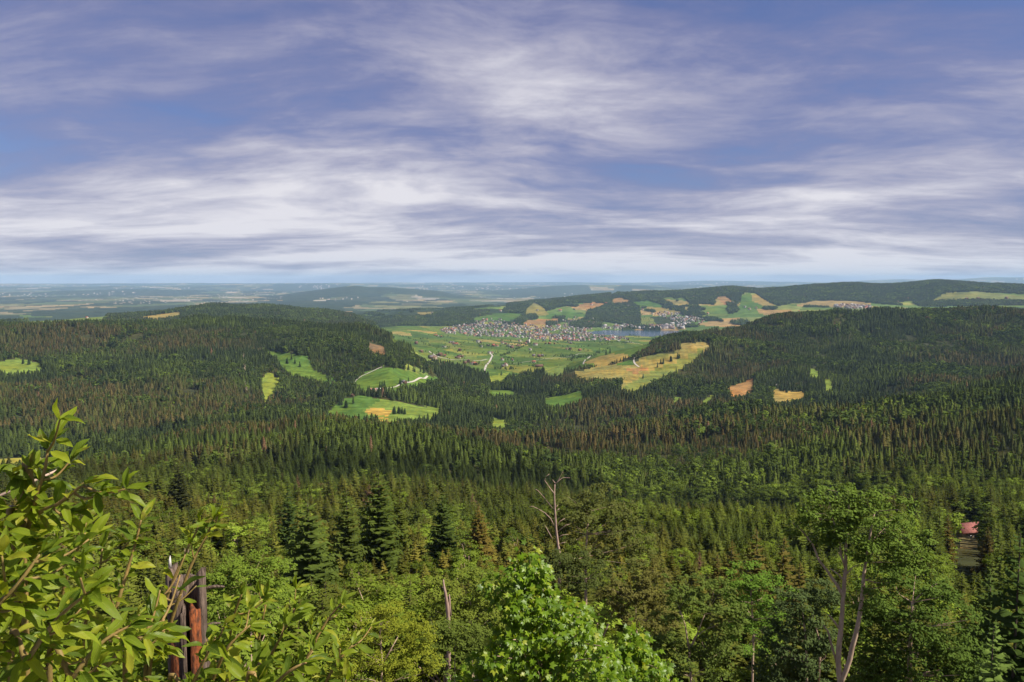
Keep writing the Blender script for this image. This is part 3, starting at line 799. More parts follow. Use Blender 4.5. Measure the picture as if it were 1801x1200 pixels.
def forest_object(name, label, cat, P, idx, rot, scl, tint):
    me = bpy.data.meshes.new(name)
    me.vertices.add(len(P)); me.vertices.foreach_set('co', np.asarray(P, np.float32).ravel())
    for nm, ty, key, val in (('idx', 'INT', 'value', np.asarray(idx, np.int32)), ('rot', 'FLOAT_VECTOR', 'vector', rot), ('scl', 'FLOAT_VECTOR', 'vector', scl), ('tint', 'FLOAT_VECTOR', 'vector', tint)):
        a = me.attributes.new(nm, ty, 'POINT')
        a.data.foreach_set(key, np.asarray(val, np.int32 if ty == 'INT' else np.float32).ravel())
    o = link(name, me, label=label, cat=cat, kind='stuff')
    md = o.modifiers.new('forest', 'NODES'); md.node_group = gt
    return o
R_ = np.random.default_rng(77)
def scatter(d0, d1, sp, jitter=.42, amax=AZD - .01):
    X = d1 * math.sin(amax)
    gx = np.arange(-X, X, sp); gy = np.arange(d0 * math.cos(amax), d1, sp)
    x, y = np.meshgrid(gx, gy); x = x.ravel(); y = y.ravel()
    x = x + R_.uniform(-jitter, jitter, len(x)) * sp; y = y + R_.uniform(-jitter, jitter, len(y)) * sp
    d = np.hypot(x, y); a = np.arctan2(x, y)
    m = (d >= d0) & (d < d1) & (np.abs(a) < amax)
    return x[m], y[m]
SPR_DARK = np.array((.024, .034, .013)); SPR_GREEN = np.array((.072, .098, .020)); SPR_FRESH = np.array((.185, .200, .026))
SPR_BROWN = np.array((.088, .064, .025)); SPR_OCHRE = np.array((.175, .135, .028))
BL_DARK = np.array((.034, .054, .017)); BL_MID = np.array((.092, .128, .024)); BL_BRIGHT = np.array((.170, .230, .028))
def species(x, y, px, d):
    """share of broadleaf trees and the colour of the stand at a place"""
    n1 = fbm(x / 190.0, y / 190.0, 61, 3); n2 = fbm(x / 420.0, y / 420.0, 67, 3); n3 = fbm(x / 130.0, y / 130.0, 71, 3)
    bl_share = np.clip(.08 + (n1 - .47) * 5.5, .05, .85) * np.interp(px, [0, 500, 1000, 1400, 1801], [.75, .8, .9, 1.25, 1.35]) * np.interp(d, [50, 110, 200, 450, 600, 1300, 1800, 5000], [1.4, .7, .26, .20, .25, .40, .85, 1.0])
    bl = R_.random(len(x)) < bl_share
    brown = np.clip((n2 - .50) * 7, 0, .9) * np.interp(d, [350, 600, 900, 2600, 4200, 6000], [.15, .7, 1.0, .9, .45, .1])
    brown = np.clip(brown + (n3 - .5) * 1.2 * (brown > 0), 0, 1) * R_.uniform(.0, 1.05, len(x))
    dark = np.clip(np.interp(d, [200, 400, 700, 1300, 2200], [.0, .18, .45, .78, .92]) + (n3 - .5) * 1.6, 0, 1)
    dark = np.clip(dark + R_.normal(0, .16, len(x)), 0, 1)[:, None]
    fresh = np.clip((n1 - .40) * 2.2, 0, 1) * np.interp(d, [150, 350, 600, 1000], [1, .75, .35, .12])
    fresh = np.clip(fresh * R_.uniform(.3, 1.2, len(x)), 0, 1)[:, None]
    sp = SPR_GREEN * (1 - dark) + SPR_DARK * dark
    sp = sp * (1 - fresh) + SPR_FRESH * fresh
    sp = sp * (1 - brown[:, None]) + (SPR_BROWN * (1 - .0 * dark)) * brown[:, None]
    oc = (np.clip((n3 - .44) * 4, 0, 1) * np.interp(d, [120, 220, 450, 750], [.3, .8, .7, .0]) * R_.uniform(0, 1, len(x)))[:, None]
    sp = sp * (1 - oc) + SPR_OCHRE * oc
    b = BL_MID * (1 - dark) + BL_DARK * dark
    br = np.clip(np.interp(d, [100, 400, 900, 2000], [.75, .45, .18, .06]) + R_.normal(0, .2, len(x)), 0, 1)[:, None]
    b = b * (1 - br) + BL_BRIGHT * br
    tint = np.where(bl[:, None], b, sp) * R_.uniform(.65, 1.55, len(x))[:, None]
    rare = R_.random(len(x)) < .0015
    tint[rare] = np.array((.15, .09, .055))
    return bl, tint
def forest_points(d0, d1, sp, h0, h1, spr, blr, wide=1.0):
    x, y = scatter(d0, d1, sp)
    z = ground(x, y); d = np.hypot(x, y); px, py = project(x, y, z)
    m = visible(x, y)
    x, y, z, d, px, py = [q[m] for q in (x, y, z, d, px, py)]
    idv = landid(px, py, d); kd = kinds[idv]
    wooded = (idv == 0) & (d < 8000) & ~((d > 5600) & (d < 7900) & (px > 660)) & ~((d > 4300) & (d < 5700) & (px > 690) & (px < 1080))
    if d1 > 8000:
        wooded = wooded & (d < 7800)
        mos = (d > 7900) & (d < 13000) & (idv == 0) & (fbm(x / 260.0, y / 420.0, 91, 3) > .66) & (px > 640)
        ch = R_.random(len(x))
        wooded = wooded | (kd == 'hillwood') | mos
    # ragged gaps between stands
    gap = fbm(x / 55.0, y / 55.0, 83, 3)
    wooded &= ~((gap > .70) & (d < 4500))
    wooded &= R_.random(len(x)) < .93
    wooded &= ~((np.abs(px - 1704) < 25) & (d > 330) & (d < 600))         # the gap in front of the hut
    x, y, z, d, px, py = [q[wooded] for q in (x, y, z, d, px, py)]
    bl, tint = species(x, y, px, d)
    stand = fbm(x / 150.0, y / 150.0, 97, 3)
    h = (h0 + (h1 - h0) * np.clip((stand - .40) * 5, 0, 1)) * R_.uniform(.55, 1.2, len(x))
    young = np.clip((px - 980) / 150, 0, 1) * np.clip((1500 - px) / 250, 0, 1) * np.clip((d - 450) / 150, 0, 1) * np.clip((1350 - d) / 250, 0, 1)
    h = h * (1 - .38 * young * (~bl))
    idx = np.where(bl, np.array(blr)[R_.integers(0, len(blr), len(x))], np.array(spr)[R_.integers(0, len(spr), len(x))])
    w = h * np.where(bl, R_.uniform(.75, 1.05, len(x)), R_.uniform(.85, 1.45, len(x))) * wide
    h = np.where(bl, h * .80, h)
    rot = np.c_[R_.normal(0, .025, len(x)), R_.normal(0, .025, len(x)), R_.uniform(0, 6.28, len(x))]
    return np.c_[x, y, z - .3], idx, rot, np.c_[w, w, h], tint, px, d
def put(name, label, cat, S, m):
    if m.sum(): forest_object(name, label, cat, S[0][m], S[1][m], S[2][m], S[3][m], S[4][m])
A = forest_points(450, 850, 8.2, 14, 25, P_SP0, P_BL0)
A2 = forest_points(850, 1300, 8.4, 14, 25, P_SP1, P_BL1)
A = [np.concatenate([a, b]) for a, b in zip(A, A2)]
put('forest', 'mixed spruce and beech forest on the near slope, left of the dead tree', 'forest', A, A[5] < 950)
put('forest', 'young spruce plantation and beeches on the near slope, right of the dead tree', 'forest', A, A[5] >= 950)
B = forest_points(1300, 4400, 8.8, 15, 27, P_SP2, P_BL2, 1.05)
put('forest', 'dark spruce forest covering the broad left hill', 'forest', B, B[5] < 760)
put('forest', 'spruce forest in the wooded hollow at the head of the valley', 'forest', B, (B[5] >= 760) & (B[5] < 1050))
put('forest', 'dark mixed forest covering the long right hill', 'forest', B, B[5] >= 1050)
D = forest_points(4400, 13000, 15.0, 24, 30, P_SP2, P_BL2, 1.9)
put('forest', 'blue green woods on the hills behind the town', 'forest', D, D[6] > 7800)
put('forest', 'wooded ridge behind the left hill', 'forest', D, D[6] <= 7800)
print('FOREST', len(A[0]), len(B[0]), len(D[0]))

# ------------------------------------------------------------------ near slope: single trees
def g1(x, y): return float(ground(x, y))
def place_tree(name, meshes, loc, h, w, rz, tint, label, cat, group=None, tilt=(0, 0)):
    t = link(name, None, loc=loc, label=label, cat=cat, group=group)
    t.empty_display_size = .5
    t.rotation_euler = (tilt[0], tilt[1], rz); t.scale = (w, w, h)
    c = link('crown', meshes[0], t); c['tint'] = [float(q) for q in tint]
    link('trunk', meshes[1], t)
    return t
HERO_XY = []
def hero_conifer(px, py, d, mesh, tint, width, label, name='fir_tree', cat='fir tree', rz=0.0):
    p = at(px, py, d); gz = g1(p.x, p.y); h = p.z - gz + .4
    HERO_XY.append((p.x, p.y, max(2.5, width * .45)))
    R0 = {0: .185, 1: .19, 2: .25, 3: .20}
    k = FIR_HERO.index(mesh) if mesh in FIR_HERO else None
    w = (width / 2) / (R0[k] if k is not None else .18)
    return place_tree(name, mesh, (p.x, p.y, gz - .3), h, w, rz, tint, label, cat)
DKF = (.030, .052, .016); MDF = (.048, .078, .018); YLF = (.105, .125, .022); OCF = (.150, .115, .028)
hero_conifer(665, 822, 218, FIR_HERO[0], (.085, .118, .024), 13.0, 'tallest dark fir of the near slope, broad layered boughs and pointed top')
hero_conifer(608, 857, 212, FIR_HERO[1], (.085, .112, .024), 10.5, 'slim dark fir just left of the tallest fir', rz=1.1)
hero_conifer(541, 874, 165, FIR_HERO[2], (.088, .122, .026), 15.0, 'wide bushy fir with long lower boughs at left of the near slope', rz=2.0)
hero_conifer(778, 868, 232, FIR_HERO[3], (.070, .102, .024), 10.5, 'dark fir midway between the tallest fir and the dead tree', rz=.6)
hero_conifer(842, 884, 226, SPRUCE_HI[2], OCF, 9.0, 'ochre brown spruce between the dark fir and the dead tree', 'spruce_tree', 'spruce tree', 2.2)
hero_conifer(506, 852, 255, FIR_HERO[1], (.050, .078, .022), 9.0, 'dark fir standing behind the wide bushy fir', rz=3.0)
hero_conifer(702, 860, 240, FIR_HERO[3], (.105, .130, .024), 8.0, 'yellow tipped fir leaning against the right side of the tallest fir', rz=4.0)
hero_conifer(313, 815, 420, FIR_HERO[0], (.040, .046, .018), 13.0, 'dark old fir rising above the forest behind the willow shrub', rz=.3)
for (q, r, d, w, lb) in ((1330, 926, 132, 5.2, 'tallest ochre spruce with drooping boughs left of the twin trunked beech'), (1381, 940, 126, 5.6, 'ochre spruce touching the left side of the twin trunked beech crown'),
                         (1288, 948, 138, 5.0, 'leftmost ochre spruce in the dying group'), (1262, 972, 150, 4.5, 'small brown spruce left of the ochre group'), (1408, 986, 118, 4.5, 'low ochre spruce below the beech crown')):
    hero_conifer(q, r, d, SPRUCE_HI[3 if q % 2 else 1], np.array((.135, .112, .030)) * (1 if w > 5 else .85), w * 1.45, lb, 'spruce_tree', 'spruce tree', q)
hero_conifer(1796, 922, 62, FIR_HERO[2], (.055, .088, .022), 7.0, 'large dark fir cut by the right edge of the picture', rz=.8)
hero_conifer(1742, 1000, 66, FIR_HERO[0], (.066, .098, .024), 5.6, 'dark fir left of the large fir at the right edge', rz=1.4)
hero_conifer(1752, 1092, 30, SPRUCE_HI[1], (.13, .19, .045), 3.0, 'pale green soft needled young larch at the lower right corner', 'larch_tree', 'larch tree', .4)
hero_conifer(1668, 905, 330, SPRUCE_HI[0], (.10, .075, .022), 8.0, 'brownish spruce just left of the hut', 'spruce_tree', 'spruce tree', .4)
hero_conifer(1738, 925, 300, SPRUCE_HI[4], (.085, .068, .022), 8.0, 'brownish spruce just right of the hut', 'spruce_tree', 'spruce tree', 1.4)

# broadleaf heroes: trunks along sight lines, leaves in clumps
def blobcloud(rng, blobs, d, n, size, plate=.45, cl=.30, spread=1.0):
    """leaf faces in flattened clumps filling blobs given as (px, py, rx, ry) at distance d"""
    Cs = []; wts = np.array([b[2] * b[3] for b in blobs], float); wts /= wts.sum()
    ncl = max(8, n // 45)
    for k in range(ncl):
        b = blobs[rng.choice(len(blobs), p=wts)]
        e = rng.normal(size=3); e /= np.linalg.norm(e); q = rng.uniform(.25, 1) ** .45
        c = at(b[0], b[1], d * (b[4] if len(b) > 4 else 1)); s = d / FPX
        Cs.append((c.x + e[0] * q * b[2] * s, c.y + e[1] * q * b[2] * s * spread, c.z + e[2] * q * b[3] * s))
    Cs = np.array(Cs); cid = rng.integers(0, ncl, n)
    e = rng.normal(size=(n, 3)); e /= np.linalg.norm(e, axis=1)[:, None]
    P = Cs[cid] + e * (rng.uniform(.1, 1, n) ** .6)[:, None] * np.array((1, 1, plate)) * (cl * rng.uniform(.6, 1.4, ncl)[cid])[:, None]
    nor = rng.normal(size=(n, 3)) * .38 + np.array((0.25, -.30, .8)) + e * .45
    nor /= np.linalg.norm(nor, axis=1)[:, None]
    t1 = np.cross(nor, rng.normal(size=(n, 3))); t1 /= np.linalg.norm(t1, axis=1)[:, None]; t2 = np.cross(nor, t1)
    s = size * rng.uniform(.6, 1.3, n)[:, None]
    V = np.stack([P - t1 * s, P + t2 * s * .55, P + t1 * s, P - t2 * s * .55], 1).reshape(-1, 3)
    return V, np.arange(4 * n, dtype=np.int32).reshape(-1, 4), Cs
def hero_leafy(name, label, cat, d, trunks, blobs, n, size, tint, bark, seed, plate=.45, cl=.35, nbranch=30, keep_base=True, spread=1.0):
    rng = np.random.default_rng(seed)
    b0 = trunks[0][0][0]
    base = at(b0[0], b0[1], d); gz = g1(base.x, base.y)
    root = link(name, None, loc=(base.x, base.y, gz), label=label, cat=cat)
    O = np.array((base.x, base.y, gz))
    V, F, Cs = blobcloud(rng, blobs, d, n, size, plate, cl, spread)
    cr = link('crown', mesh_np('crown', V - O, F, (M_leafy,)), root); cr['tint'] = [float(q) for q in tint]
    allp = []
    for ti, (pts, rad) in enumerate(trunks):
        mb = MB(); P = [at(p[0], p[1], d + (p[2] if len(p) > 2 else 0)) for p in pts]
        if ti == 0 and keep_base: P = [Vector((P[0].x, P[0].y, gz - .4))] + P
        R0 = np.interp(np.linspace(0, 1, len(P)), [0, 1], rad)
        Q = []; RR = []
        for i in range(len(P) - 1):
            for s in (0, .5): Q.append(P[i].lerp(P[i + 1], s) + Vector(rng.normal(0, R0[i] * .12, 3))); RR.append(R0[i] * (1 - s) + R0[i + 1] * s)
        Q.append(P[-1]); RR.append(R0[-1]); allp += list(zip(Q, RR))
        mb.tube([q - Vector(O) for q in Q], RR, 8, wob=.10, rng=rng)
        link('trunk' if rad[0] > .07 or ti == 0 else 'branch', mb.mesh('trunk', bark, True), root)
    for c in Cs[rng.permutation(len(Cs))[:nbranch]]:
        c = Vector(c); best = min(allp, key=lambda q: (q[0] - c).length + max(0, q[0].z - c.z + .3) * 2)
        mid = best[0].lerp(c, .55) + Vector(rng.normal(0, .12, 3))
        r = min(best[1] * .45, .035 * (c - best[0]).length ** .5)
        mb = MB(); mb.tube([best[0] - Vector(O), mid - Vector(O), c - Vector(O)], [r, r * .65, r * .25], 4, cap=False)
        link('branch', mb.mesh('branch', bark), root)
    HERO_XY.append((base.x, base.y, 3.0))
    return root
hero_leafy('beech_tree', 'tall twin trunked beech with bare pale stems and rounded crown', 'beech tree', 40,
    [([(1478, 1205), (1474, 1165), (1478, 1110), (1481, 1075), (1484, 1040), (1487, 1000), (1488, 965), (1491, 930), (1494, 880)], (.145, .04)),
     ([(1478, 1205), (1488, 1178), (1500, 1140), (1510, 1092), (1516, 1055), (1519, 1020), (1522, 990), (1528, 955), (1538, 900)], (.135, .04)),
     ([(1483, 1050), (1472, 1030), (1456, 1006), (1440, 985), (1429, 957), (1412, 935), (1395, 920)], (.085, .025)),
     ([(1485, 1022), (1474, 1010), (1460, 1000)], (.05, .02)), ([(1487, 1000), (1480, 978), (1476, 950), (1465, 915)], (.06, .02)),
     ([(1487, 1012), (1500, 998), (1512, 992)], (.035, .012)), ([(1476, 1105), (1466, 1092), (1458, 1082)], (.06, .03)),
     ([(1474, 1175), (1464, 1140), (1456, 1110), (1448, 1100)], (.06, .03))],
    [(1475, 888, 50, 34), (1555, 893, 55, 38), (1430, 930, 42, 26), (1520, 925, 70, 40), (1590, 945, 42, 34), (1545, 975, 50, 30), (1495, 960, 45, 28), (1600, 985, 30, 26), (1405, 915, 22, 14), (1535, 1055, 34, 22), (1560, 1010, 30, 22), (1460, 905, 50, 30), (1515, 868, 40, 16)],
    11000, .085, (.120, .180, .034), M_bark_b, 11, cl=.42)
hero_leafy('beech_tree', 'broad dense beech crown to the right of the twin trunked beech', 'beech tree', 50,
    [([(1600, 1230), (1600, 1150), (1605, 1060)], (.2, .08))],
    [(1585, 1050, 75, 45), (1640, 1085, 70, 52), (1560, 1120, 62, 52), (1680, 1140, 56, 48), (1620, 1160, 80, 50), (1545, 1175, 50, 40), (1700, 1185, 50, 36), (1540, 1085, 40, 34), (1610, 1020, 45, 22)],
    15000, .105, (.088, .138, .028), M_bark_b, 12, cl=.5)
hero_leafy('beech_tree', 'round beech with bare inner branches right of the maple', 'beech tree', 50,
    [([(1215, 1190), (1212, 1140), (1205, 1100), (1195, 1070)], (.09, .03)), ([(1212, 1150), (1228, 1110), (1240, 1080)], (.05, .02)), ([(1212, 1145), (1222, 1120), (1244, 1106)], (.04, .02))],
    [(1210, 1035, 50, 26), (1258, 1052, 44, 34), (1180, 1070, 34, 32), (1290, 1095, 30, 36), (1260, 1145, 46, 36), (1185, 1140, 36, 36), (1225, 1175, 60, 30)],
    9000, .095, (.105, .145, .032), M_bark_b, 13, cl=.42)
hero_leafy('beech_tree', 'bright green beech below the ochre spruces', 'beech tree', 66,
    [([(1325, 1120), (1322, 1060), (1320, 1020)], (.10, .04))],
    [(1318, 1012, 42, 22), (1350, 1040, 46, 30), (1295, 1045, 32, 28), (1330, 1075, 55, 30), (1325, 1115, 60, 34)], 8500, .11, (.115, .200, .030), M_bark_b, 14, cl=.5)
hero_leafy('beech_tree', 'grey green bushy beech left of the twin trunks', 'beech tree', 47,
    [([(1420, 1200), (1418, 1130), (1412, 1080)], (.10, .04)), ([(1440, 1200), (1442, 1130), (1430, 1085), (1410, 1095)], (.06, .02))],
    [(1410, 1060, 50, 30), (1445, 1045, 34, 26), (1380, 1090, 40, 34), (1400, 1140, 56, 40), (1440, 1120, 30, 34), (1370, 1170, 48, 34), (1420, 1190, 50, 26)],
    9500, .095, (.078, .110, .040), M_bark_b, 15, cl=.45)
hero_leafy('hornbeam_shrub', 'yellow green bushy shrub left of the maple at the bottom', 'shrub', 25,
    [([(670, 1240), (672, 1160), (668, 1110)], (.05, .02)), ([(672, 1170), (700, 1120)], (.03, .01))],
    [(655, 1098, 42, 26), (690, 1088, 40, 28), (620, 1145, 42, 36), (690, 1145, 52, 36), (738, 1120, 30, 34), (740, 1165, 36, 34), (650, 1185, 60, 30), (585, 1180, 36, 26)],
    16000, .034, (.200, .225, .026), M_bark_b, 16, cl=.20)
hero_leafy('pine_tree', 'broad dull green pine crown behind the dead tree', 'pine tree', 95,
    [([(1030, 1060), (1030, 980), (1035, 900)], (.22, .08))],
    [(1010, 895, 46, 36), (1055, 880, 42, 30), (1095, 915, 40, 36), (1040, 945, 60, 36), (965, 935, 32, 40), (1095, 970, 56, 32), (1000, 985, 50, 28), (1130, 960, 26, 30)],
    10000, .17, (.105, .118, .034), M_bark_b, 17, cl=.75, plate=.6)
hero_leafy('rowan_shrub', 'olive brown tinged bushy tree between the pine and the round beech', 'shrub', 70,
    [([(1120, 1120), (1118, 1060)], (.08, .03))],
    [(1105, 1035, 46, 26), (1145, 1025, 36, 30), (1075, 1060, 36, 26), (1130, 1075, 50, 36), (1165, 1085, 30, 36), (1150, 1000, 30, 20)], 9000, .11, (.130, .125, .036), M_bark_b, 18, cl=.5)
hero_leafy('beech_tree', 'leafy beech directly behind the broken snag', 'beech tree', 62,
    [([(830, 1130), (828, 1060)], (.09, .03))],
    [(820, 1030, 46, 26), (860, 1045, 36, 30), (790, 1065, 40, 30), (840, 1085, 56, 34), (765, 1040, 30, 22)], 8000, .11, (.145, .180, .030), M_bark_b, 19, cl=.5)
hero_leafy('hazel_shrub', 'dense green hazel thicket right of the rotten stump', 'shrub', 60,
    [([(440, 1080), (440, 1030)], (.06, .03))],
    [(440, 995, 50, 26), (400, 1015, 40, 26), (480, 1010, 40, 24), (450, 1045, 66, 30), (395, 1060, 44, 26)], 9000, .10, (.135, .195, .028), M_bark_b, 20, cl=.5)
hero_leafy('bramble_shrub', 'low green bramble thicket hiding the foot of the broken snag', 'shrub', 33,
    [([(800, 1180), (800, 1140)], (.04, .02))],
    [(770, 1118, 30, 20), (805, 1112, 36, 22), (840, 1125, 30, 22), (800, 1150, 60, 30)], 9000, .055, (.105, .140, .028), M_bark_b, 21, cl=.28, nbranch=6)
hero_leafy('pine_tree', 'dark pine boughs in front of the foot of the dead tree', 'pine tree', 80,
    [([(985, 1040), (985, 1000)], (.10, .05))],
    [(970, 990, 34, 20), (1005, 985, 36, 18), (985, 1015, 50, 26), (1040, 1010, 40, 24), (945, 1010, 30, 22)], 8000, .13, (.075, .095, .028), M_bark_b, 22, cl=.6, nbranch=6)
# dead tree with bare silver-pink limbs
M_dead = plain_mat('bare_dead_wood', (.46, .33, .255), (.26, .165, .12), 2.5, bump=.6, stretch=(4, 4, .7))
def z8(q): return [(930 + a / 8, 820 + b / 8) for a, b in q]
KD_ = 88
b0 = at(984, 985, KD_); gz = g1(b0.x, b0.y)
root = link('dead_tree', None, loc=(b0.x, b0.y, gz), label='dead leafless tree with forked pinkish top in front of the pine', cat='dead tree')
mb = MB(); O = Vector((b0.x, b0.y, gz))
tp = [Vector((b0.x, b0.y, gz - .3))] + [at(a, b, KD_) for a, b in [(984, 975), (981, 955), (978, 930), (976, 895), (975, 870), (976, 852)]]
rg = np.random.default_rng(3)
mb.tube([p - O for p in tp], [.20, .175, .15, .13, .105, .08, .05], 8, wob=.08, rng=rg)
link('trunk', mb.mesh('trunk', M_dead, True), root)
for k, q in enumerate(([(376, 245), (410, 215), (440, 150), (480, 80)], [(410, 215), (440, 190), (485, 160), (580, 165)], [(370, 240), (335, 190)], [(370, 400), (300, 310), (222, 200), (245, 145), (290, 110)],
          [(360, 620), (270, 510), (210, 435), (130, 345), (85, 320)], [(360, 850), (310, 740), (230, 660), (130, 600), (50, 565), (0, 575)], [(395, 630), (430, 595)], [(385, 580), (405, 545)],
          [(405, 840), (440, 775), (510, 735)], [(405, 930), (460, 880), (520, 830), (575, 815)], [(420, 1000), (470, 970), (560, 960)], [(420, 1110), (470, 1080), (520, 1070)], [(330, 1020), (270, 910), (220, 815)])):
    mb = MB(); n = len(q)
    mb.tube([at(a, b, KD_ + (rg.uniform(-.25, .25) * i)) - O for i, (a, b) in enumerate(z8(q))], np.linspace(.060, .025, n), 5)
    link('branch', mb.mesh('branch', M_dead), root)
HERO_XY.append((b0.x, b0.y, 4))
# broken snag
sb = at(789, 1092, 38); gz = g1(sb.x, sb.y)
root = link('broken_snag', None, loc=(sb.x, sb.y, gz), label='thin broken reddish snag with two splintered prongs', cat='dead tree')
O = Vector((sb.x, sb.y, gz))
def z12(q): return [at(760 + a / 12, 1000 + b / 12, 38) - O for a, b in q]
mb = MB(); mb.tube([Vector((0, 0, -.3))] + z12([(345, 1000), (325, 800), (300, 640), (280, 500), (255, 410), (240, 300), (240, 235)]), [.13, .10, .09, .075, .065, .06, .045, .025], 7, wob=.25, rng=rg)
link('trunk', mb.mesh('trunk', M_dead), root)
mb = MB(); mb.tube(z12([(385, 1000), (375, 800), (368, 650), (362, 545)]), [.065, .055, .05, .025], 6, wob=.25, rng=rg)
link('prong', mb.mesh('prong', M_dead), root)
mb = MB(); mb.tube(z12([(255, 410), (225, 400), (205, 405)]), [.05, .04, .02], 5)
link('knot', mb.mesh('knot', M_dead), root)

# all other trees of the near slope
NEAR = forest_points(48, 450, 5.4, 15, 25, [0], [1])
P, idx, rot, scl, tint, npx, nd = NEAR
ztop = P[:, 2] + scl[:, 2]
tpx, tpy = project(P[:, 0], P[:, 1], ztop)
lim = np.interp(nd, [48, 70, 100, 180, 300, 450], [1085, 1045, 1010, 965, 905, 858]) + np.interp(tpx, [0, 450, 900, 1100, 1300, 1600, 1700, 1801], [-5, 0, 0, 15, 35, 20, -10, -20]) * np.clip((400 - nd) / 250, 0, 1)
lim = np.where((tpx > 930) & (tpx < 1160) & (nd < 130), np.maximum(lim, 1010), lim)
lim = np.where((tpx > 1390) & (tpx < 1640) & (nd < 300), np.maximum(lim, 955), lim)
lim = np.where((tpx > 1655) & (tpx < 1745) & (nd > 80) & (nd < 450), np.maximum(lim, 1000), lim)
lim = np.where((tpx > 470) & (tpx < 900) & (nd > 110) & (nd < 250), np.maximum(lim, np.interp(nd, [110, 180, 250], [1030, 995, 925])), lim)
lim = lim + R_.uniform(-4, 30, len(lim))
a_, te_ = az_te(tpx, lim)
hmax = EYE + te_ * nd - P[:, 2]
h = np.minimum(scl[:, 2], hmax)
keep = h > 3.0
for (hx, hy, hr) in HERO_XY: keep &= np.hypot(P[:, 0] - hx, P[:, 1] - hy) > hr
isbl = idx == 1
# more leafy shrubs low down in front, more spruce farther back
w = scl[:, 0] * np.where(h < scl[:, 2], np.maximum(h / scl[:, 2], .45) ** .7, 1)
size_px = h * FPX / nd
keep &= (tpx > -150) & (tpx < 1950)
order = np.argsort(-size_px)
LZ = [(-900, 300, 'behind the willow shrub'), (300, 470, 'right of the rotten stump'), (470, 590, 'left of the tallest fir'), (590, 740, 'around the foot of the tallest fir'), (740, 930, 'between the tallest fir and the dead tree'),
      (930, 1170, 'beside the dull green pine'), (1170, 1400, 'around the ochre spruces'), (1400, 1640, 'behind the twin trunked beech'), (1640, 2900, 'on the slope around the hut')]
DZ = [(0, 90, 'front row'), (90, 150, 'second row'), (150, 230, 'mid slope'), (230, 330, 'lower slope'), (330, 999, 'far foot')]
cnt = {0: 0, 1: 0}; rest = []
for i in order:
    if not keep[i]: continue
    b = int(isbl[i])
    if cnt[b] >= 300 or not (-20 < tpx[i] < 1821):
        rest.append(i); continue
    cnt[b] += 1
    zn = next(q[2] for q in LZ if q[0] <= tpx[i] < q[1]); dn = next(q[2] for q in DZ if q[0] <= nd[i] < q[1])
    tv = tint[i]
    if b: cw = 'bright green' if tv[1] > .115 else ('mid green' if tv[1] > .08 else 'dull green')
    else: cw = 'brown tinged' if tv[0] > tv[1] else ('yellow green' if tv[1] > .085 else ('green' if tv[1] > .055 else 'dark green'))
    sz = 'tall' if h[i] > 17 else ('mid sized' if h[i] > 10 else 'low')
    sp = 'beech' if b else 'spruce'
    place_tree('beech_tree' if b else 'spruce_tree', (BEECH_HI if b else SPRUCE_HI)[i % 5], tuple(P[i]), float(h[i]), float(w[i]), float(rot[i, 2]), tv,
               f'{sz} {cw} {sp} {zn}, {dn}', 'beech tree' if b else 'spruce tree', f'{sz} {cw} {sp} trees {zn}, {dn}', (float(rot[i, 0]), float(rot[i, 1])))
rest = np.array(rest, int)
ridx = np.where(isbl[rest], np.array(P_BL0)[rest % 3], np.array(P_SP0)[rest % 3])
rs = np.c_[w[rest], w[rest], h[rest]]
forest_object('forest', 'close packed smaller spruces and beeches filling the near slope', 'forest', P[rest], ridx, rot[rest], rs, tint[rest])
print('NEAR', cnt, len(rest))

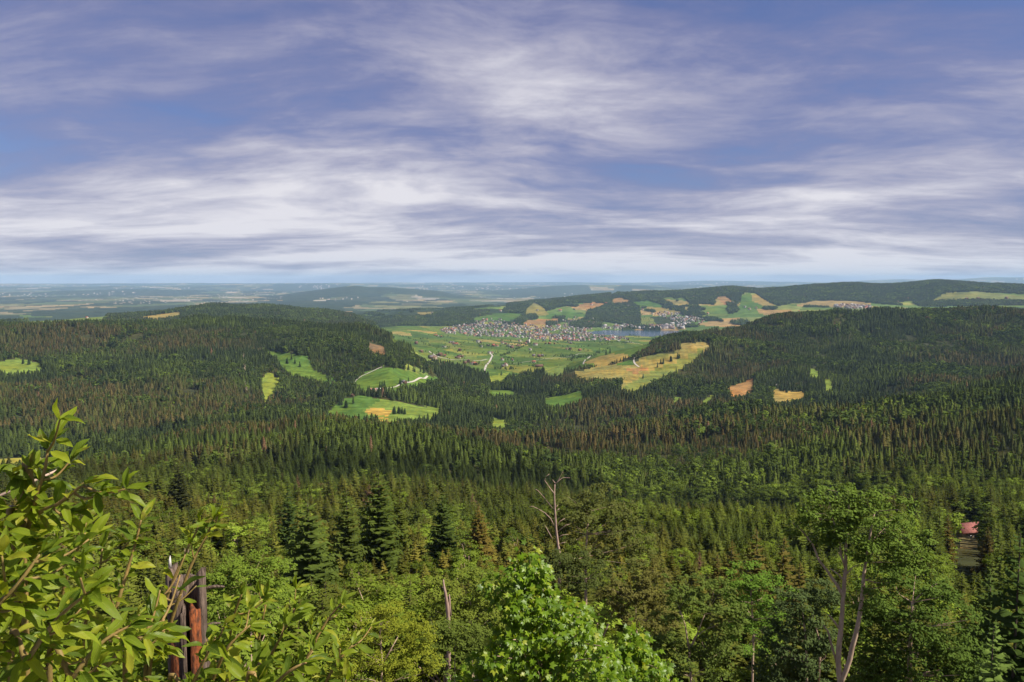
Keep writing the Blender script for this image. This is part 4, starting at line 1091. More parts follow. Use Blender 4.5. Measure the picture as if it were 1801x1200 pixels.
# ------------------------------------------------------------------ foreground plants
def willow_leaf_mat():
    m, t = new_mat('willow_leaf')
    uvn = N('ShaderNodeUVMap', t); sp = N('ShaderNodeSeparateXYZ', t); L(uvn.outputs[0], sp.inputs[0], t)
    u, v = sp.outputs[0], sp.outputs[1]                       # u along the leaf, v across (-1..1)
    av = fmath('ABSOLUTE', v, tree=t)
    ph = fmath('SUBTRACT', fmath('MULTIPLY', u, 11.0, tree=t), fmath('MULTIPLY', av, 2.6, tree=t), tree=t)
    fr = fmath('ABSOLUTE', fmath('SUBTRACT', fmath('FRACT', ph, tree=t), .5, tree=t), tree=t)
    side = fmath('SUBTRACT', 1.0, fmath('MULTIPLY', fr, 9.0, tree=t), tree=t, clamp=True)
    mid = fmath('SUBTRACT', 1.0, fmath('MULTIPLY', av, 14.0, tree=t), tree=t, clamp=True)
    vein = fmath('MAXIMUM', fmath('MULTIPLY', side, .55, tree=t), mid, tree=t)
    oi = N('ShaderNodeObjectInfo', t)
    at_ = N('ShaderNodeAttribute', t, attribute_name='field')
    rnd = fmath('FRACT', fmath('ADD', oi.outputs['Random'], at_.outputs['Fac'], tree=t), tree=t)
    base = ramp(rnd, [(0.0, (.080, .140, .012)), (.35, (.165, .240, .014)), (.75, (.265, .335, .018)), (1.0, (.40, .40, .035))], t)
    g = N('ShaderNodeTexCoord', t); nz = noise(g.outputs['Object'], 45, 4, .6, t)
    base = mixc(ramp(nz.outputs[0], [(.57, 0.0), (.68, .8)], t), base, (.20, .15, .03), t)
    col = mixc(fmath('MULTIPLY', vein, .55, tree=t), base, (.40, .45, .09), t)
    d = N('ShaderNodeBsdfDiffuse', t); L(col, d.inputs[0], t)
    tr = N('ShaderNodeBsdfTranslucent', t); L(vmath('MULTIPLY', col, (1.25, 1.25, .5), t), tr.inputs[0], t)
    s = N('ShaderNodeMixShader', t); s.inputs[0].default_value = .48; L(d.outputs[0], s.inputs[1], t); L(tr.outputs[0], s.inputs[2], t)
    gl = N('ShaderNodeBsdfGlossy', t); gl.inputs['Roughness'].default_value = .42
    bp = N('ShaderNodeBump', t); bp.inputs['Strength'].default_value = .5; bp.inputs['Distance'].default_value = .002
    L(vein, bp.inputs['Height'], t); L(bp.outputs[0], d.inputs['Normal'], t); L(bp.outputs[0], gl.inputs['Normal'], t)
    s2 = N('ShaderNodeMixShader', t); s2.inputs[0].default_value = .014
    L(s.outputs[0], s2.inputs[1], t); L(gl.outputs[0], s2.inputs[2], t)
    o = N('ShaderNodeOutputMaterial', t); L(s2.outputs[0], o.inputs[0], t)
    return m
M_willow = willow_leaf_mat()
M_twig = plain_mat('young_willow_bark', (.30, .19, .06), (.20, .15, .045), 30, rough=.6, bump=.2)
def leaf_blade(seed, wid=.21, curl=.25, fold=.25, nl=7):
    """unit long obovate leaf along +x, blade normal +z"""
    r = np.random.default_rng(seed); V = []; UV = []; F = []
    us = np.linspace(0, 1, nl); bend = r.uniform(-.5, .5) * curl
    for i, u in enumerate(us):
        w = wid * (math.sin(math.pi * min(1, u ** .85 * .97 + .03)) ** .75) * (0.82 + .35 * u) if 0 < u < 1 else .004
        zc = -curl * u * u * .55 + .04 * math.sin(7 * u + seed); yc = bend * u * u * .35
        for v in (-1, -.5, 0, .5, 1):
            V.append((u, yc + v * w, zc + abs(v) * w * fold * 1.6 + (.018 * math.sin(11 * u + 3 * v + seed) if abs(v) == 1 else 0))); UV.append((u, v))
    for i in range(nl - 1):
        for k in range(4): F.append((i * 5 + k, (i + 1) * 5 + k, (i + 1) * 5 + k + 1, i * 5 + k + 1))
    return np.array(V), np.array(F, np.int32), np.array(UV)
WL = [leaf_blade(s, [.15, .18, .125, .19, .16, .14][s], [.4, .15, .6, .3, -.15, .8][s], [.35, .15, .45, .25, .4, .2][s]) for s in range(6)]
WLM = [mesh_np('leaf', V, F, (M_willow,), smooth=True, uv=UV, vcol=np.full((len(V), 3), .1 * i)) for i, (V, F, UV) in enumerate(WL)]
def leaf_matrix(p, direction, up, length):
    x = direction.normalized(); y = up.cross(x)
    if y.length < 1e-3: y = Vector((0, 1, 0)).cross(x)
    y.normalize(); z = x.cross(y)
    return Matrix.Translation(p) @ Matrix((x, y, z)).transposed().to_4x4() @ Matrix.Scale(length, 4)
def bez(pts, n):
    """smooth curve through points"""
    P = [pts[0]] + list(pts) + [pts[-1]]; out = []
    for i in range(1, len(P) - 2):
        for s in np.linspace(0, 1, n, endpoint=False):
            a, b, c, d = P[i - 1], P[i], P[i + 1], P[i + 2]
            out.append(.5 * ((2 * b) + (c - a) * s + (2 * a - 5 * b + 4 * c - d) * s * s + (3 * b - a - 3 * c + d) * s ** 3))
    out.append(P[-2]); return out
def leafy_shrub(name, label, cat, base_px, stems, seed, leaf_len=.064, gap=.020, lean=(.25, 0, .1), maxparts=300, shoots=3, rad=.007, start=.30):
    rng = np.random.default_rng(seed); R = random.Random(seed)
    b = at(*base_px); gz = g1(b.x, b.y); O = Vector((b.x, b.y, gz - .03))
    root = link(name, None, loc=O, label=label, cat=cat)
    leaves = []
    def sprout(path, s0, ln0):
        acc = 0; ang = R.uniform(0, 6.28); tot = sum((path[i + 1] - path[i]).length for i in range(len(path) - 1)); run = 0
        for i in range(len(path) - 1):
            seg = path[i + 1] - path[i]; run += seg.length; acc += seg.length
            while acc > gap:
                acc -= gap; q = run / tot
                if q < s0: continue
                t = seg.normalized(); ang += 2.4 + R.uniform(-.3, .3)
                a = t.orthogonal().normalized(); bb = t.cross(a)
                side = a * math.cos(ang) + bb * math.sin(ang)
                dirv = (t * R.uniform(.25, .9) + side * R.uniform(.6, 1.0) + Vector(lean) * R.uniform(.3, 1.3)).normalized()
                dirv.z = dirv.z * .75 - R.uniform(-.05, .25)
                up = Vector((R.gauss(.15, .35), R.gauss(-.35, .35), 1)).normalized()
                pos = path[i].lerp(path[i + 1], R.random())
                tip = pos + O + dirv * ln0 * .6; qx, qy = project(tip.x, tip.y, tip.z)
                if 288 < qx < 385 and 955 < qy < 1100 and R.random() < .86: continue
                if qy < 850 and R.random() < .45: continue
                leaves.append((pos + side * .004, dirv, up, ln0 * R.uniform(.55, 1.15) * (1 - .25 * max(0, q - .85) / .15), R.randrange(6)))
        tipd = (path[-1] - path[-2]).normalized()
        tw = path[-1] + O; qx, qy = project(tw.x, tw.y, tw.z)
        for k in range(3):
            if 280 < qx < 390 and 950 < qy < 1145: continue
            leaves.append((path[-1], (tipd + Vector((R.gauss(0, .35), R.gauss(0, .35), R.gauss(0, .3)))).normalized(), Vector((R.gauss(0, .4), -.4, 1)), ln0 * R.uniform(.5, .9), R.randrange(6)))
    for st in stems:
        P = [at(*q) - O for q in st]
        if len(st) and st[0][2] > 0 and P[0].z > .05: P = [Vector((P[0].x * .6, P[0].y * .6, 0))] + P
        path = bez(P, 6); n = len(path)
        mb = MB(); mb.tube(path, np.linspace(rad, rad * .28, n), 6)
        link('stem', mb.mesh('stem', M_twig, True), root)
        sprout(path, start, leaf_len)
        for k in range(shoots):
            i = R.randrange(int(n * .3), n - 1); t = (path[i + 1] - path[i]).normalized()
            a = t.orthogonal().normalized(); bb = t.cross(a); an = R.uniform(0, 6.28); sd = a * math.cos(an) + bb * math.sin(an)
            ln = R.uniform(.04, .10) * leaf_len / .085
            e = path[i] + (t * .6 + sd * .8 + Vector((.2, 0, .25))) * ln
            pp = bez([path[i], path[i].lerp(e, .5) + Vector((0, 0, -.01)), e], 4)
            mb = MB(); mb.tube(pp, np.linspace(rad * .4, rad * .2, len(pp)), 5)
            link('shoot', mb.mesh('shoot', M_twig, True), root)
            sprout(pp, .1, leaf_len * .9)
    # leaves seen largest become parts, the rest one mass
    ed = Vector((0, 0, EYE)) - O
    leaves.sort(key=lambda q: (q[0] - ed).length / q[3])
    for (p, dv, up, ln, k) in leaves[:maxparts]:
        o = link('leaf', WLM[k], root); o.matrix_local = leaf_matrix(p, dv, up, ln)
    VV = []; FF = []; UU = []; CC = []; n = 0
    for (p, dv, up, ln, k) in leaves[maxparts:]:
        V, F, UV = WL[k]; M = np.array(leaf_matrix(p, dv, up, ln))
        VV.append(V @ M[:3, :3].T + M[:3, 3]); FF.append(F + n); UU.append(UV); CC.append(np.full((len(V), 3), R.random())); n += len(V)
    if VV: link('foliage', mesh_np('foliage', np.concatenate(VV), np.concatenate(FF), (M_willow,), smooth=True, uv=np.concatenate(UU), vcol=np.concatenate(CC)), root, kind='stuff')
    print(name, len(leaves))
    return root
leafy_shrub('willow_shrub', 'tall leafy goat willow shrub rising at the left edge', 'shrub', (-10, 1290, 2.0),
    [[(-5, 1190, 1.85), (18, 1070, 1.75), (42, 960, 1.68), (62, 880, 1.62), (78, 830, 1.6), (84, 790, 1.6)],
     [(42, 955, 1.68), (66, 905, 1.62), (105, 885, 1.56), (148, 850, 1.52)],
     [(30, 1030, 1.7), (5, 960, 1.6), (-25, 890, 1.55), (-12, 850, 1.5)],
     [(60, 1250, 1.9), (95, 1100, 1.8), (120, 1010, 1.75), (150, 935, 1.75)],
     [(20, 1240, 1.6), (50, 1160, 1.5), (105, 1085, 1.45), (160, 1040, 1.4)],
     [(-40, 1200, 1.5), (-20, 1090, 1.45), (30, 1030, 1.42), (70, 975, 1.42)]], 5, shoots=4, start=.35, gap=.0105)
leafy_shrub('willow_shrub', 'leafy willow shoots massed in front of the rotten stump', 'shrub', (200, 1330, 2.3),
    [[(170, 1250, 2.1), (195, 1110, 2.0), (225, 1000, 2.0), (240, 950, 2.0), (248, 915, 2.0)],
     [(260, 1250, 2.2), (290, 1130, 2.15), (330, 1010, 2.1), (362, 945, 2.1), (376, 915, 2.1)],
     [(255, 1230, 2.2), (275, 1120, 2.15), (305, 1020, 2.1), (350, 925, 2.1)],
     [(110, 1250, 2.2), (140, 1130, 2.1), (170, 1030, 2.05), (180, 965, 2.05)],
     [(220, 1240, 1.9), (240, 1140, 1.8), (270, 1070, 1.75), (300, 1040, 1.7)],
     [(150, 1240, 1.7), (190, 1170, 1.65), (240, 1120, 1.6), (290, 1090, 1.6)],
     [(90, 1270, 1.6), (130, 1190, 1.5), (180, 1130, 1.5), (230, 1100, 1.5)]], 6, shoots=4, start=.32, gap=.0120)
leafy_shrub('willow_shrub', 'low willow branches reaching right of the rotten stump', 'shrub', (440, 1420, 2.4),
    [[(400, 1250, 2.3), (400, 1160, 2.2), (410, 1090, 2.15), (425, 1045, 2.1)],
     [(450, 1260, 2.3), (470, 1170, 2.2), (500, 1110, 2.15), (520, 1070, 2.1)],
     [(490, 1280, 2.3), (530, 1180, 2.2), (570, 1100, 2.2), (600, 1062, 2.2)],
     [(520, 1290, 2.2), (560, 1225, 2.15), (590, 1170, 2.1), (620, 1135, 2.1)],
     [(440, 1270, 2.5), (450, 1160, 2.45), (462, 1090, 2.4), (470, 1052, 2.4)],
     [(350, 1290, 2.0), (370, 1210, 1.95), (400, 1140, 1.9), (440, 1100, 1.9)],
     [(430, 1290, 1.8), (470, 1220, 1.75), (510, 1180, 1.7), (540, 1165, 1.7)],
     [(300, 1290, 1.9), (330, 1220, 1.85), (360, 1160, 1.8), (380, 1120, 1.8)]], 7, shoots=3, start=.35, gap=.0125)
leafy_shrub('willow_shrub', 'single willow shoot poking up at the bottom, left of the maple', 'shrub', (600, 1420, 2.0),
    [[(598, 1300, 2.0), (602, 1240, 2.0), (608, 1195, 2.0)]], 8, shoots=1, start=.5, gap=.03)

# rotten stump: hollow shell of staves, grey outside, red rot within
M_grey = plain_mat('weathered_wood', (.215, .155, .115), (.075, .05, .036), 14, rough=.9, bump=1.0, stretch=(6, 6, .5), lo=.38, hi=.62)
M_rot = plain_mat('red_rotten_wood', (.30, .085, .026), (.075, .030, .016), 22, rough=.95, bump=1.0, stretch=(2.2, 2.2, .55), lo=.40, hi=.60)
SD = 6.0
s0 = at(335, 1200, SD); gz = g1(s0.x, s0.y); O = Vector((s0.x, s0.y, gz))
root = link('rotten_stump', None, loc=O, label='broken rotten tree stump, grey outside with split red brown core', cat='tree stump')
rr = random.Random(9)
ztop = at(335, 986, SD).z - gz; SR = .138
def stave(a0, a1, r0, r1, zb, zt_, mat, name, lean=0.0, segs=14, jag=.06):
    """upright splinter of the trunk's wall between two angles"""
    V = []; F = []; na = 4
    for i in range(segs + 1):
        z = zb + (zt_ - zb) * i / segs
        for rad, in ((r0,), (r1,)):
            for k in range(na):
                a = a0 + (a1 - a0) * k / (na - 1)
                q = rad * (1 + .12 * (1 - z / zt_)) * (1 + rr.uniform(-.055, .055))
                zz = z + (rr.uniform(-jag, jag * .4) if i == segs else 0)
                V.append((math.cos(a) * q + lean * z, math.sin(a) * q, zz))
    W = 2 * na
    for i in range(segs):
        for k in range(na - 1):
            F.append((i * W + k, i * W + k + 1, (i + 1) * W + k + 1, (i + 1) * W + k)); F.append((i * W + na + k + 1, i * W + na + k, (i + 1) * W + na + k, (i + 1) * W + na + k + 1))
        F.append((i * W + na, i * W, (i + 1) * W, (i + 1) * W + na)); F.append((i * W + na - 1, i * W + W - 1, (i + 1) * W + W - 1, (i + 1) * W + na - 1))
    b = segs * W
    for k in range(na - 1): F.append((b + k, b + k + 1, b + na + k + 1, b + na + k))
    return link(name, mesh_np(name, V, F, (mat,)), root)
D2 = math.radians
stave(D2(165), D2(232), SR, SR * .55, -.2, ztop * .99, M_grey, 'bark_shell')
stave(D2(233), D2(268), SR * .97, SR * .5, -.2, ztop * .97, M_grey, 'bark_shell')
stave(D2(200), D2(262), SR * 1.03, SR * .9, -.2, ztop * .82, M_rot, 'rotten_face', jag=.1)
stave(D2(270), D2(284), SR * 1.04, SR * .7, -.2, ztop * .90, M_grey, 'splinter')
stave(D2(296), D2(330), SR * .98, SR * .55, -.2, ztop * .90, M_rot, 'rotten_core')
stave(D2(331), D2(356), SR * 1.0, SR * .7, -.2, ztop * .985, M_grey, 'bark_shell')
stave(D2(0), D2(160), SR, SR * .6, -.2, ztop * .96, M_grey, 'bark_shell')
for (px_, py_, e) in ((368, 1034, (395, 1032)), (368, 1101, (388, 1096))):
    mb = MB(); a = at(px_ - 5, py_, SD) - O; b = at(e[0], e[1], SD) - O
    mb.tube([a, a.lerp(b, .5) + Vector((0, 0, .006)), b], [.014, .011, .006], 6, wob=.15, rng=rg)
    link('branch_stub', mb.mesh('branch_stub', M_grey), root)
mb = MB(); a = at(299, 998, SD) - O; mb.tube([a, a + Vector((0, 0, .05)), a + Vector((.004, 0, .085))], [.012, .009, .002], 5)
link('splinter', mb.mesh('splinter', plain_mat('fresh_split_wood', (.7, .66, .6), (.5, .45, .4), 20)), root)
# thin pale dead stalk across the willow
mb = MB(); P = [at(-30, 885, 1.9), at(60, 846, 1.9), at(112, 822, 1.9)]
O2 = P[0]; mb.tube([p - O2 for p in P], [.0035, .003, .002], 5)
root2 = link('dead_stalk', mb.mesh('dead_stalk', plain_mat('dry_stalk', (.55, .40, .30), (.4, .28, .2), 20)), loc=O2, label='thin pale dry stalk slanting through the left willow shrub', cat='stalk')

# maple sapling
def maple_mat():
    m, t = new_mat('maple_leaf')
    oi = N('ShaderNodeObjectInfo', t); at_ = N('ShaderNodeAttribute', t, attribute_name='field')
    rnd = fmath('FRACT', fmath('ADD', oi.outputs['Random'], at_.outputs['Fac'], tree=t), tree=t)
    col = ramp(rnd, [(0.0, (.085, .160, .009)), (.5, (.142, .240, .011)), (.85, (.195, .295, .013)), (1.0, (.32, .35, .03))], t)
    d = N('ShaderNodeBsdfDiffuse', t); L(col, d.inputs[0], t)
    tr = N('ShaderNodeBsdfTranslucent', t); L(vmath('MULTIPLY', col, (1.3, 1.25, .45), t), tr.inputs[0], t)
    s = N('ShaderNodeMixShader', t); s.inputs[0].default_value = .38; L(d.outputs[0], s.inputs[1], t); L(tr.outputs[0], s.inputs[2], t)
    gl = N('ShaderNodeBsdfGlossy', t); gl.inputs['Roughness'].default_value = .38
    s2 = N('ShaderNodeMixShader', t); s2.inputs[0].default_value = .018
    L(s.outputs[0], s2.inputs[1], t); L(gl.outputs[0], s2.inputs[2], t)
    o = N('ShaderNodeOutputMaterial', t); L(s2.outputs[0], o.inputs[0], t)
    return m
M_maple = maple_mat()
def maple_blade(seed):
    r = np.random.default_rng(seed)
    prof = [(180, .16), (152, .40), (128, .62), (112, .38), (88, .52), (60, .88), (40, .46), (22, .62), (0, 1.05)]
    A = [(a, q) for a, q in prof] + [(-a, q) for a, q in prof[-2:0:-1]]
    V = [(.18, 0, 0)]
    for a, q in A:
        q *= r.uniform(.92, 1.08); a = math.radians(a)
        x, y = .18 + q * math.cos(a) * .55, q * math.sin(a) * .55
        V.append((x, y, -.35 * (q * .55) ** 2 + .16 * abs(y) * (1 if seed % 2 else -.4) - .18 * max(0, x) ** 2))
    n = len(A); return np.array(V), np.array([(0, 1 + i, 1 + (i + 1) % n) for i in range(n)], np.int32)
ML = [maple_blade(s) for s in range(4)]
MLM = [mesh_np('leaf', V, F, (M_maple,), vcol=np.full((len(V), 3), .13 * i)) for i, (V, F) in enumerate(ML)]
def maple(label, d0, base_px, tips, seed, n_extra, leaf=.10):
    R = random.Random(seed); b = at(base_px[0], base_px[1], d0); gz = g1(b.x, b.y); O = Vector((b.x, b.y, gz))
    root = link('maple_sapling', None, loc=O, label=label, cat='maple tree')
    top = at(tips[0][0], tips[0][1], d0) - O
    main = bez([Vector((0, 0, -.1)), Vector((0, 0, top.z * .35)), top.lerp(Vector((0, 0, top.z * .5)), .4), top], 6)
    mb = MB(); mb.tube(main, np.linspace(.045, .006, len(main)), 7); link('trunk', mb.mesh('trunk', M_bark_b, True), root)
    leaves = []
    def cluster(p, n, spread):
        for k in range(n):
            dv = Vector((R.gauss(0, 1), R.gauss(-.35, 1), R.gauss(0, .5))).normalized()
            q = p + dv * R.uniform(.2, 1) * spread
            dirv = (dv + Vector((0, -.2, -.75 + R.uniform(0, .5)))).normalized()
            up = (Vector((.25, -.75, .75)) + Vector((R.gauss(0, .35), R.gauss(0, .35), R.gauss(0, .3)))).normalized()
            leaves.append((q, dirv, up, leaf * R.uniform(.65, 1.2), R.randrange(4)))
    for i, tp in enumerate(tips):
        e = at(tp[0], tp[1], d0 + tp[2]) - O
        zs = max(.25, e.z - R.uniform(.5, 1.1)); src = min(main, key=lambda q: abs(q.z - zs))
        path = bez([src, src.lerp(e, .5) + Vector((0, 0, .08)), e], 5)
        mb = MB(); mb.tube(path, np.linspace(.016, .004, len(path)), 5)
        if i: link('branch', mb.mesh('branch', M_bark_b, True), root)
        for j, q in enumerate(path):
            if j >= len(path) * .35: cluster(q, R.randrange(4, 9), .13 + .05 * R.random())
        cluster(e, 9, .14)
    ed = Vector((0, 0, EYE)) - O
    leaves.sort(key=lambda q: (q[0] - ed).length / q[3])
    for (p, dv, up, ln, k) in leaves[:300]:
        o = link('leaf', MLM[k], root); o.matrix_local = leaf_matrix(p, dv, up, ln)
    VV = []; FF = []; CC = []; n = 0
    for (p, dv, up, ln, k) in leaves[300:]:
        V, F = ML[k]; M = np.array(leaf_matrix(p, dv, up, ln))
        VV.append(V @ M[:3, :3].T + M[:3, 3]); FF.append(F + n); CC.append(np.full((len(V), 3), R.random())); n += len(V)
    if VV: link('foliage', mesh_np('foliage', np.concatenate(VV), np.concatenate(FF), (M_maple,), vcol=np.concatenate(CC)), root, kind='stuff')
    print('maple', len(leaves))
def dome(apex, lx, rx, yb, n, seed, pw=.8):
    R = random.Random(seed); T = [(apex[0], apex[1], 0)]
    for k in range(n):
        t = R.random() ** .8; y = apex[1] + 8 + (yb - apex[1]) * t
        a = apex[0] + (lx - apex[0]) * t ** pw; b = apex[0] + (rx - apex[0]) * t ** pw
        T.append((R.uniform(a, b), y + R.uniform(-6, 6), R.uniform(-1.1, .9) * (.25 + t)))
    return T
maple('bright green maple sapling with large pointed leaves at the bottom centre', 9.0, (960, 1330), [(930, 972, 0), (915, 990, .1), (905, 1000, -.1), (940, 1000, .1), (862, 1025, -.1), (870, 1040, 0)] + dome((935, 985), 835, 1150, 1215, 120, 4, .85), 41, 0)
maple('low bright green maple at the lower left of the maple sapling', 9.6, (850, 1400), [(880, 1135, 0)] + dome((880, 1128), 770, 930, 1215, 45, 5), 42, 0)
maple('low spreading maple at the lower right of the maple sapling', 9.8, (1130, 1400), [(1120, 1110, 0)] + dome((1110, 1115), 1060, 1215, 1215, 55, 6), 43, 0)

# ------------------------------------------------------------------ roads and tracks, laid on the land
M_road = plain_mat('pale_gravel', (.52, .47, .40), (.40, .36, .30), .3, space='Object')
M_scar = plain_mat('bare_earth', (.20, .15, .09), (.12, .10, .06), .2)
def road(name, label, pts, width, mat=None, dmin=1500, lift=.9):
    P = [strike(a, b, dmin) for a, b in pts]
    P = [Vector((q[0], q[1], 0)) for q in P if q]
    if len(P) < 2: return
    C = bez(P, 8); V = []; F = []
    for i, c in enumerate(C):
        t = (C[min(i + 1, len(C) - 1)] - C[max(i - 1, 0)]); t.normalize(); s = Vector((-t.y, t.x, 0)) * width / 2
        for q in (c - s, c + s): V.append((q.x, q.y, float(ground(q.x, q.y)) + lift))
    F = [(2 * i, 2 * i + 1, 2 * i + 3, 2 * i + 2) for i in range(len(C) - 1)]
    link(name, mesh_np(name, V, F, (mat or M_road,)), kind='structure', label=label)
road('road', 'pale road winding out of the wooded hollow into the valley', [(852, 662), (853, 650), (858, 640), (863, 632), (866, 626), (862, 622)], 9, dmin=2600)
road('track', 'farm track along the top of the green pasture', [(623, 686), (622, 675), (630, 666), (645, 658), (662, 650), (672, 646)], 5)
road('track', 'pale track from the farmhouse across the pasture', [(652, 692), (672, 685), (695, 681), (715, 673), (735, 667), (752, 662)], 6)
road('track', 'pale track bending over the hay meadow', [(1120, 627), (1115, 631), (1116, 639), (1124, 646)], 6)
road('track', 'short pale track on the right valley side', [(1026, 641), (1029, 633), (1036, 629), (1042, 626)], 6, dmin=2600)
road('lane', 'lane crossing the valley fields from left to right', [(900, 640), (930, 636), (965, 631), (1000, 628), (1030, 622)], 7, dmin=3300)
road('lane', 'lane towards the lake shore', [(1060, 594), (1085, 598), (1108, 602), (1125, 605)], 10, dmin=4200)
road('lane', 'lane between the scattered farms on the left', [(755, 618), (765, 625), (790, 632), (830, 634), (858, 632)], 6, dmin=3300)
road('gully', 'narrow bare erosion gully down the left hill', [(428, 622), (430, 640), (431, 660), (433, 678), (434, 692)], 6, M_scar, lift=9)

# ------------------------------------------------------------------ houses
WALLC = [('white_render', (.68, .62, .55)), ('cream_render', (.48, .39, .30)), ('brown_timber', (.20, .115, .065)), ('grey_render', (.46, .44, .42))]
ROOFC = [('grey_tiles', (.18, .155, .15)), ('brown_tiles', (.20, .105, .075)), ('red_tiles', (.42, .115, .065)), ('pale_roof', (.50, .46, .44)), ('dark_slate', (.085, .08, .085))]
MW_ = [plain_mat(n, c, tuple(q * .82 for q in c), .4) for n, c in WALLC]
MR_ = [plain_mat(n, c, tuple(q * .78 for q in c), .5, rough=.8) for n, c in ROOFC]
M_pane = plain_mat('dark_window', (.03, .035, .045), (.05, .055, .07), 2, rough=.2, spec=.6)
def house_geo(w, l, hw, hr, over=.09, flat=False):
    """gabled house, ridge along y: walls, then roof slabs with overhanging eaves"""
    x, y = w / 2, l / 2; mb = MB(); rb = MB()
    mb.add([(-x, -y, -hw * .6), (x, -y, -hw * .6), (x, y, -hw * .6), (-x, y, -hw * .6), (-x, -y, hw), (x, -y, hw), (x, y, hw), (-x, y, hw), (0, -y, hw + hr * .96), (0, y, hw + hr * .96)],
           [(0, 1, 5, 8, 4), (2, 3, 7, 9, 6), (1, 2, 6, 5), (3, 0, 4, 7), (3, 2, 1, 0)])
    t = hr * .13 + .02 * w; ox = w * over; oy = l * over * .8
    for s in (-1, 1):
        ex = s * (x + ox); ez = hw - hr * (ox / x)
        V = [(0, -y - oy, hw + hr), (0, y + oy, hw + hr), (ex, y + oy, ez), (ex, -y - oy, ez)]
        V = V + [(a, b, c + t) for a, b, c in V]
        F = [(0, 1, 2, 3), (7, 6, 5, 4), (0, 4, 5, 1), (1, 5, 6, 2), (2, 6, 7, 3), (3, 7, 4, 0)]
        rb.add(V, F if s > 0 else [f[::-1] for f in F])
    return mb, rb
def house_mesh(w, l, hw, hr, wm, rm):
    a, b = house_geo(w, l, hw, hr)
    V = np.concatenate(a.V + b.V); F = a.F + [tuple(i + a.n for i in f) for f in b.F]
    return mesh_np('house', V, F, (wm, rm), fmat=[0] * len(a.F) + [1] * len(b.F))
HM = {}
SHAPES = [(1, 1.25, .62, .42), (1, 1.6, .75, .30), (1, 1.0, .95, .30), (1, 2.4, .50, .26)]
def hmesh(k, wi, ri):
    if (k, wi, ri) not in HM: HM[(k, wi, ri)] = house_mesh(*SHAPES[k], MW_[wi], MR_[ri])
    return HM[(k, wi, ri)]
WN = ['white', 'cream', 'brown timber', 'grey']; RN = ['grey', 'brown', 'red', 'pale', 'dark']
HR = np.random.default_rng(12)
def inside(poly, n):
    P = np.array(poly, float); out = []
    while len(out) < n:
        a, b = HR.uniform(P[:, 0].min(), P[:, 0].max()), HR.uniform(P[:, 1].min(), P[:, 1].max())
        c = False
        for (xa, ya), (xb, yb) in zip(P, np.roll(P, -1, 0)):
            if (ya > b) != (yb > b) and a < (xb - xa) * (b - ya) / (yb - ya) + xa: c = not c
        if c: out.append((a, b))
    return out
towns = []
def town_where(a, b):
    return ('left end, ' if a < 860 else ('centre, ' if a < 985 else 'right end, ')) + ('front rows' if b > 588 else ('middle rows' if b > 578 else 'back rows'))
def town(poly, n, dmin, dmax, label, group, wts, rts, smin=9.5, smax=16, flatp=.12):
    for a, b in inside(poly, n):
        q = strike(a, b, dmin, dmax)
        if q is None or (((math.atan2(q[0], q[1]) - ea) / ewid) ** 2 + ((math.hypot(q[0], q[1]) - 7480) / 470) ** 2 < 1.04): continue
        towns.append((q, HR.uniform(smin, smax), int(HR.choice(4, p=[.45, .25, .2, .1])), int(HR.choice(4, p=wts)), int(HR.choice(5, p=rts)), HR.choice([.35, 1.92, .9]) + HR.normal(0, .2), label + (', ' + town_where(a, b) if 'town by' in label else ''), group + (', ' + town_where(a, b) if 'town by' in label else '')))
town([(772, 580), (800, 574), (832, 562), (880, 561), (905, 570), (960, 575), (1000, 570), (1045, 580), (1042, 590), (1090, 592), (1112, 598), (1040, 601), (960, 600), (900, 594), (830, 592), (785, 587)], 800, 5200, 9000,
     '{w} house with {r} roof in the town by the lake', 'houses of the town by the lake', [.58, .2, .12, .10], [.40, .26, .12, .10, .12])
town([(985, 563), (1012, 558), (1050, 566), (1060, 573), (1010, 572)], 60, 6500, 9600, '{w} walled house with {r} roof on the slope above the town', 'houses on the slope above the town', [.6, .2, .1, .1], [.4, .25, .1, .15, .1])
town([(1145, 553), (1165, 549), (1205, 552), (1240, 563), (1232, 571), (1190, 569), (1170, 560)], 130, 7600, 10500, '{w} walled house with {r} roof in the hillside village right of the lake', 'houses of the hillside village', [.65, .15, .1, .1], [.35, .25, .1, .2, .1])
town([(1055, 574), (1100, 573), (1130, 574), (1205, 570), (1205, 579), (1150, 580), (1058, 580)], 110, 7900, 9600, '{w} walled house with {r} roof along the far lake shore', 'houses along the far lake shore', [.6, .25, .05, .1], [.35, .2, .05, .3, .1], 12, 24)
town([(1462, 538), (1490, 536), (1532, 539), (1528, 544), (1470, 543)], 70, 8300, 11500, '{w} walled house with {r} roof in the village behind the right hill', 'houses of the village behind the right hill', [.7, .15, .05, .1], [.35, .3, .1, .15, .1], 14, 22)
def c8(q): return [(700 + a / 3.27, 540 + b / 3.27) for a, b in q]
farms = c8([(205, 305), (190, 300), (245, 282), (225, 278), (270, 284), (360, 288), (345, 296), (445, 332), (425, 330), (355, 255), (265, 232), (315, 212), (300, 208), (330, 216), (460, 205), (475, 208), (550, 228), (570, 228), (520, 226), (600, 212), (620, 216),
            (540, 268), (525, 270), (600, 308), (660, 310), (780, 285), (830, 285), (812, 288), (980, 208), (995, 212), (990, 245), (970, 246), (1045, 252), (850, 213), (870, 215), (900, 215), (780, 322), (810, 345), (620, 340), (605, 345), (365, 355), (335, 350), (135, 262), (105, 212),
            (640, 230), (655, 238), (690, 226), (760, 250), (405, 320), (385, 326), (700, 200), (730, 212), (790, 222), (480, 232), (230, 170), (215, 165), (250, 172)])
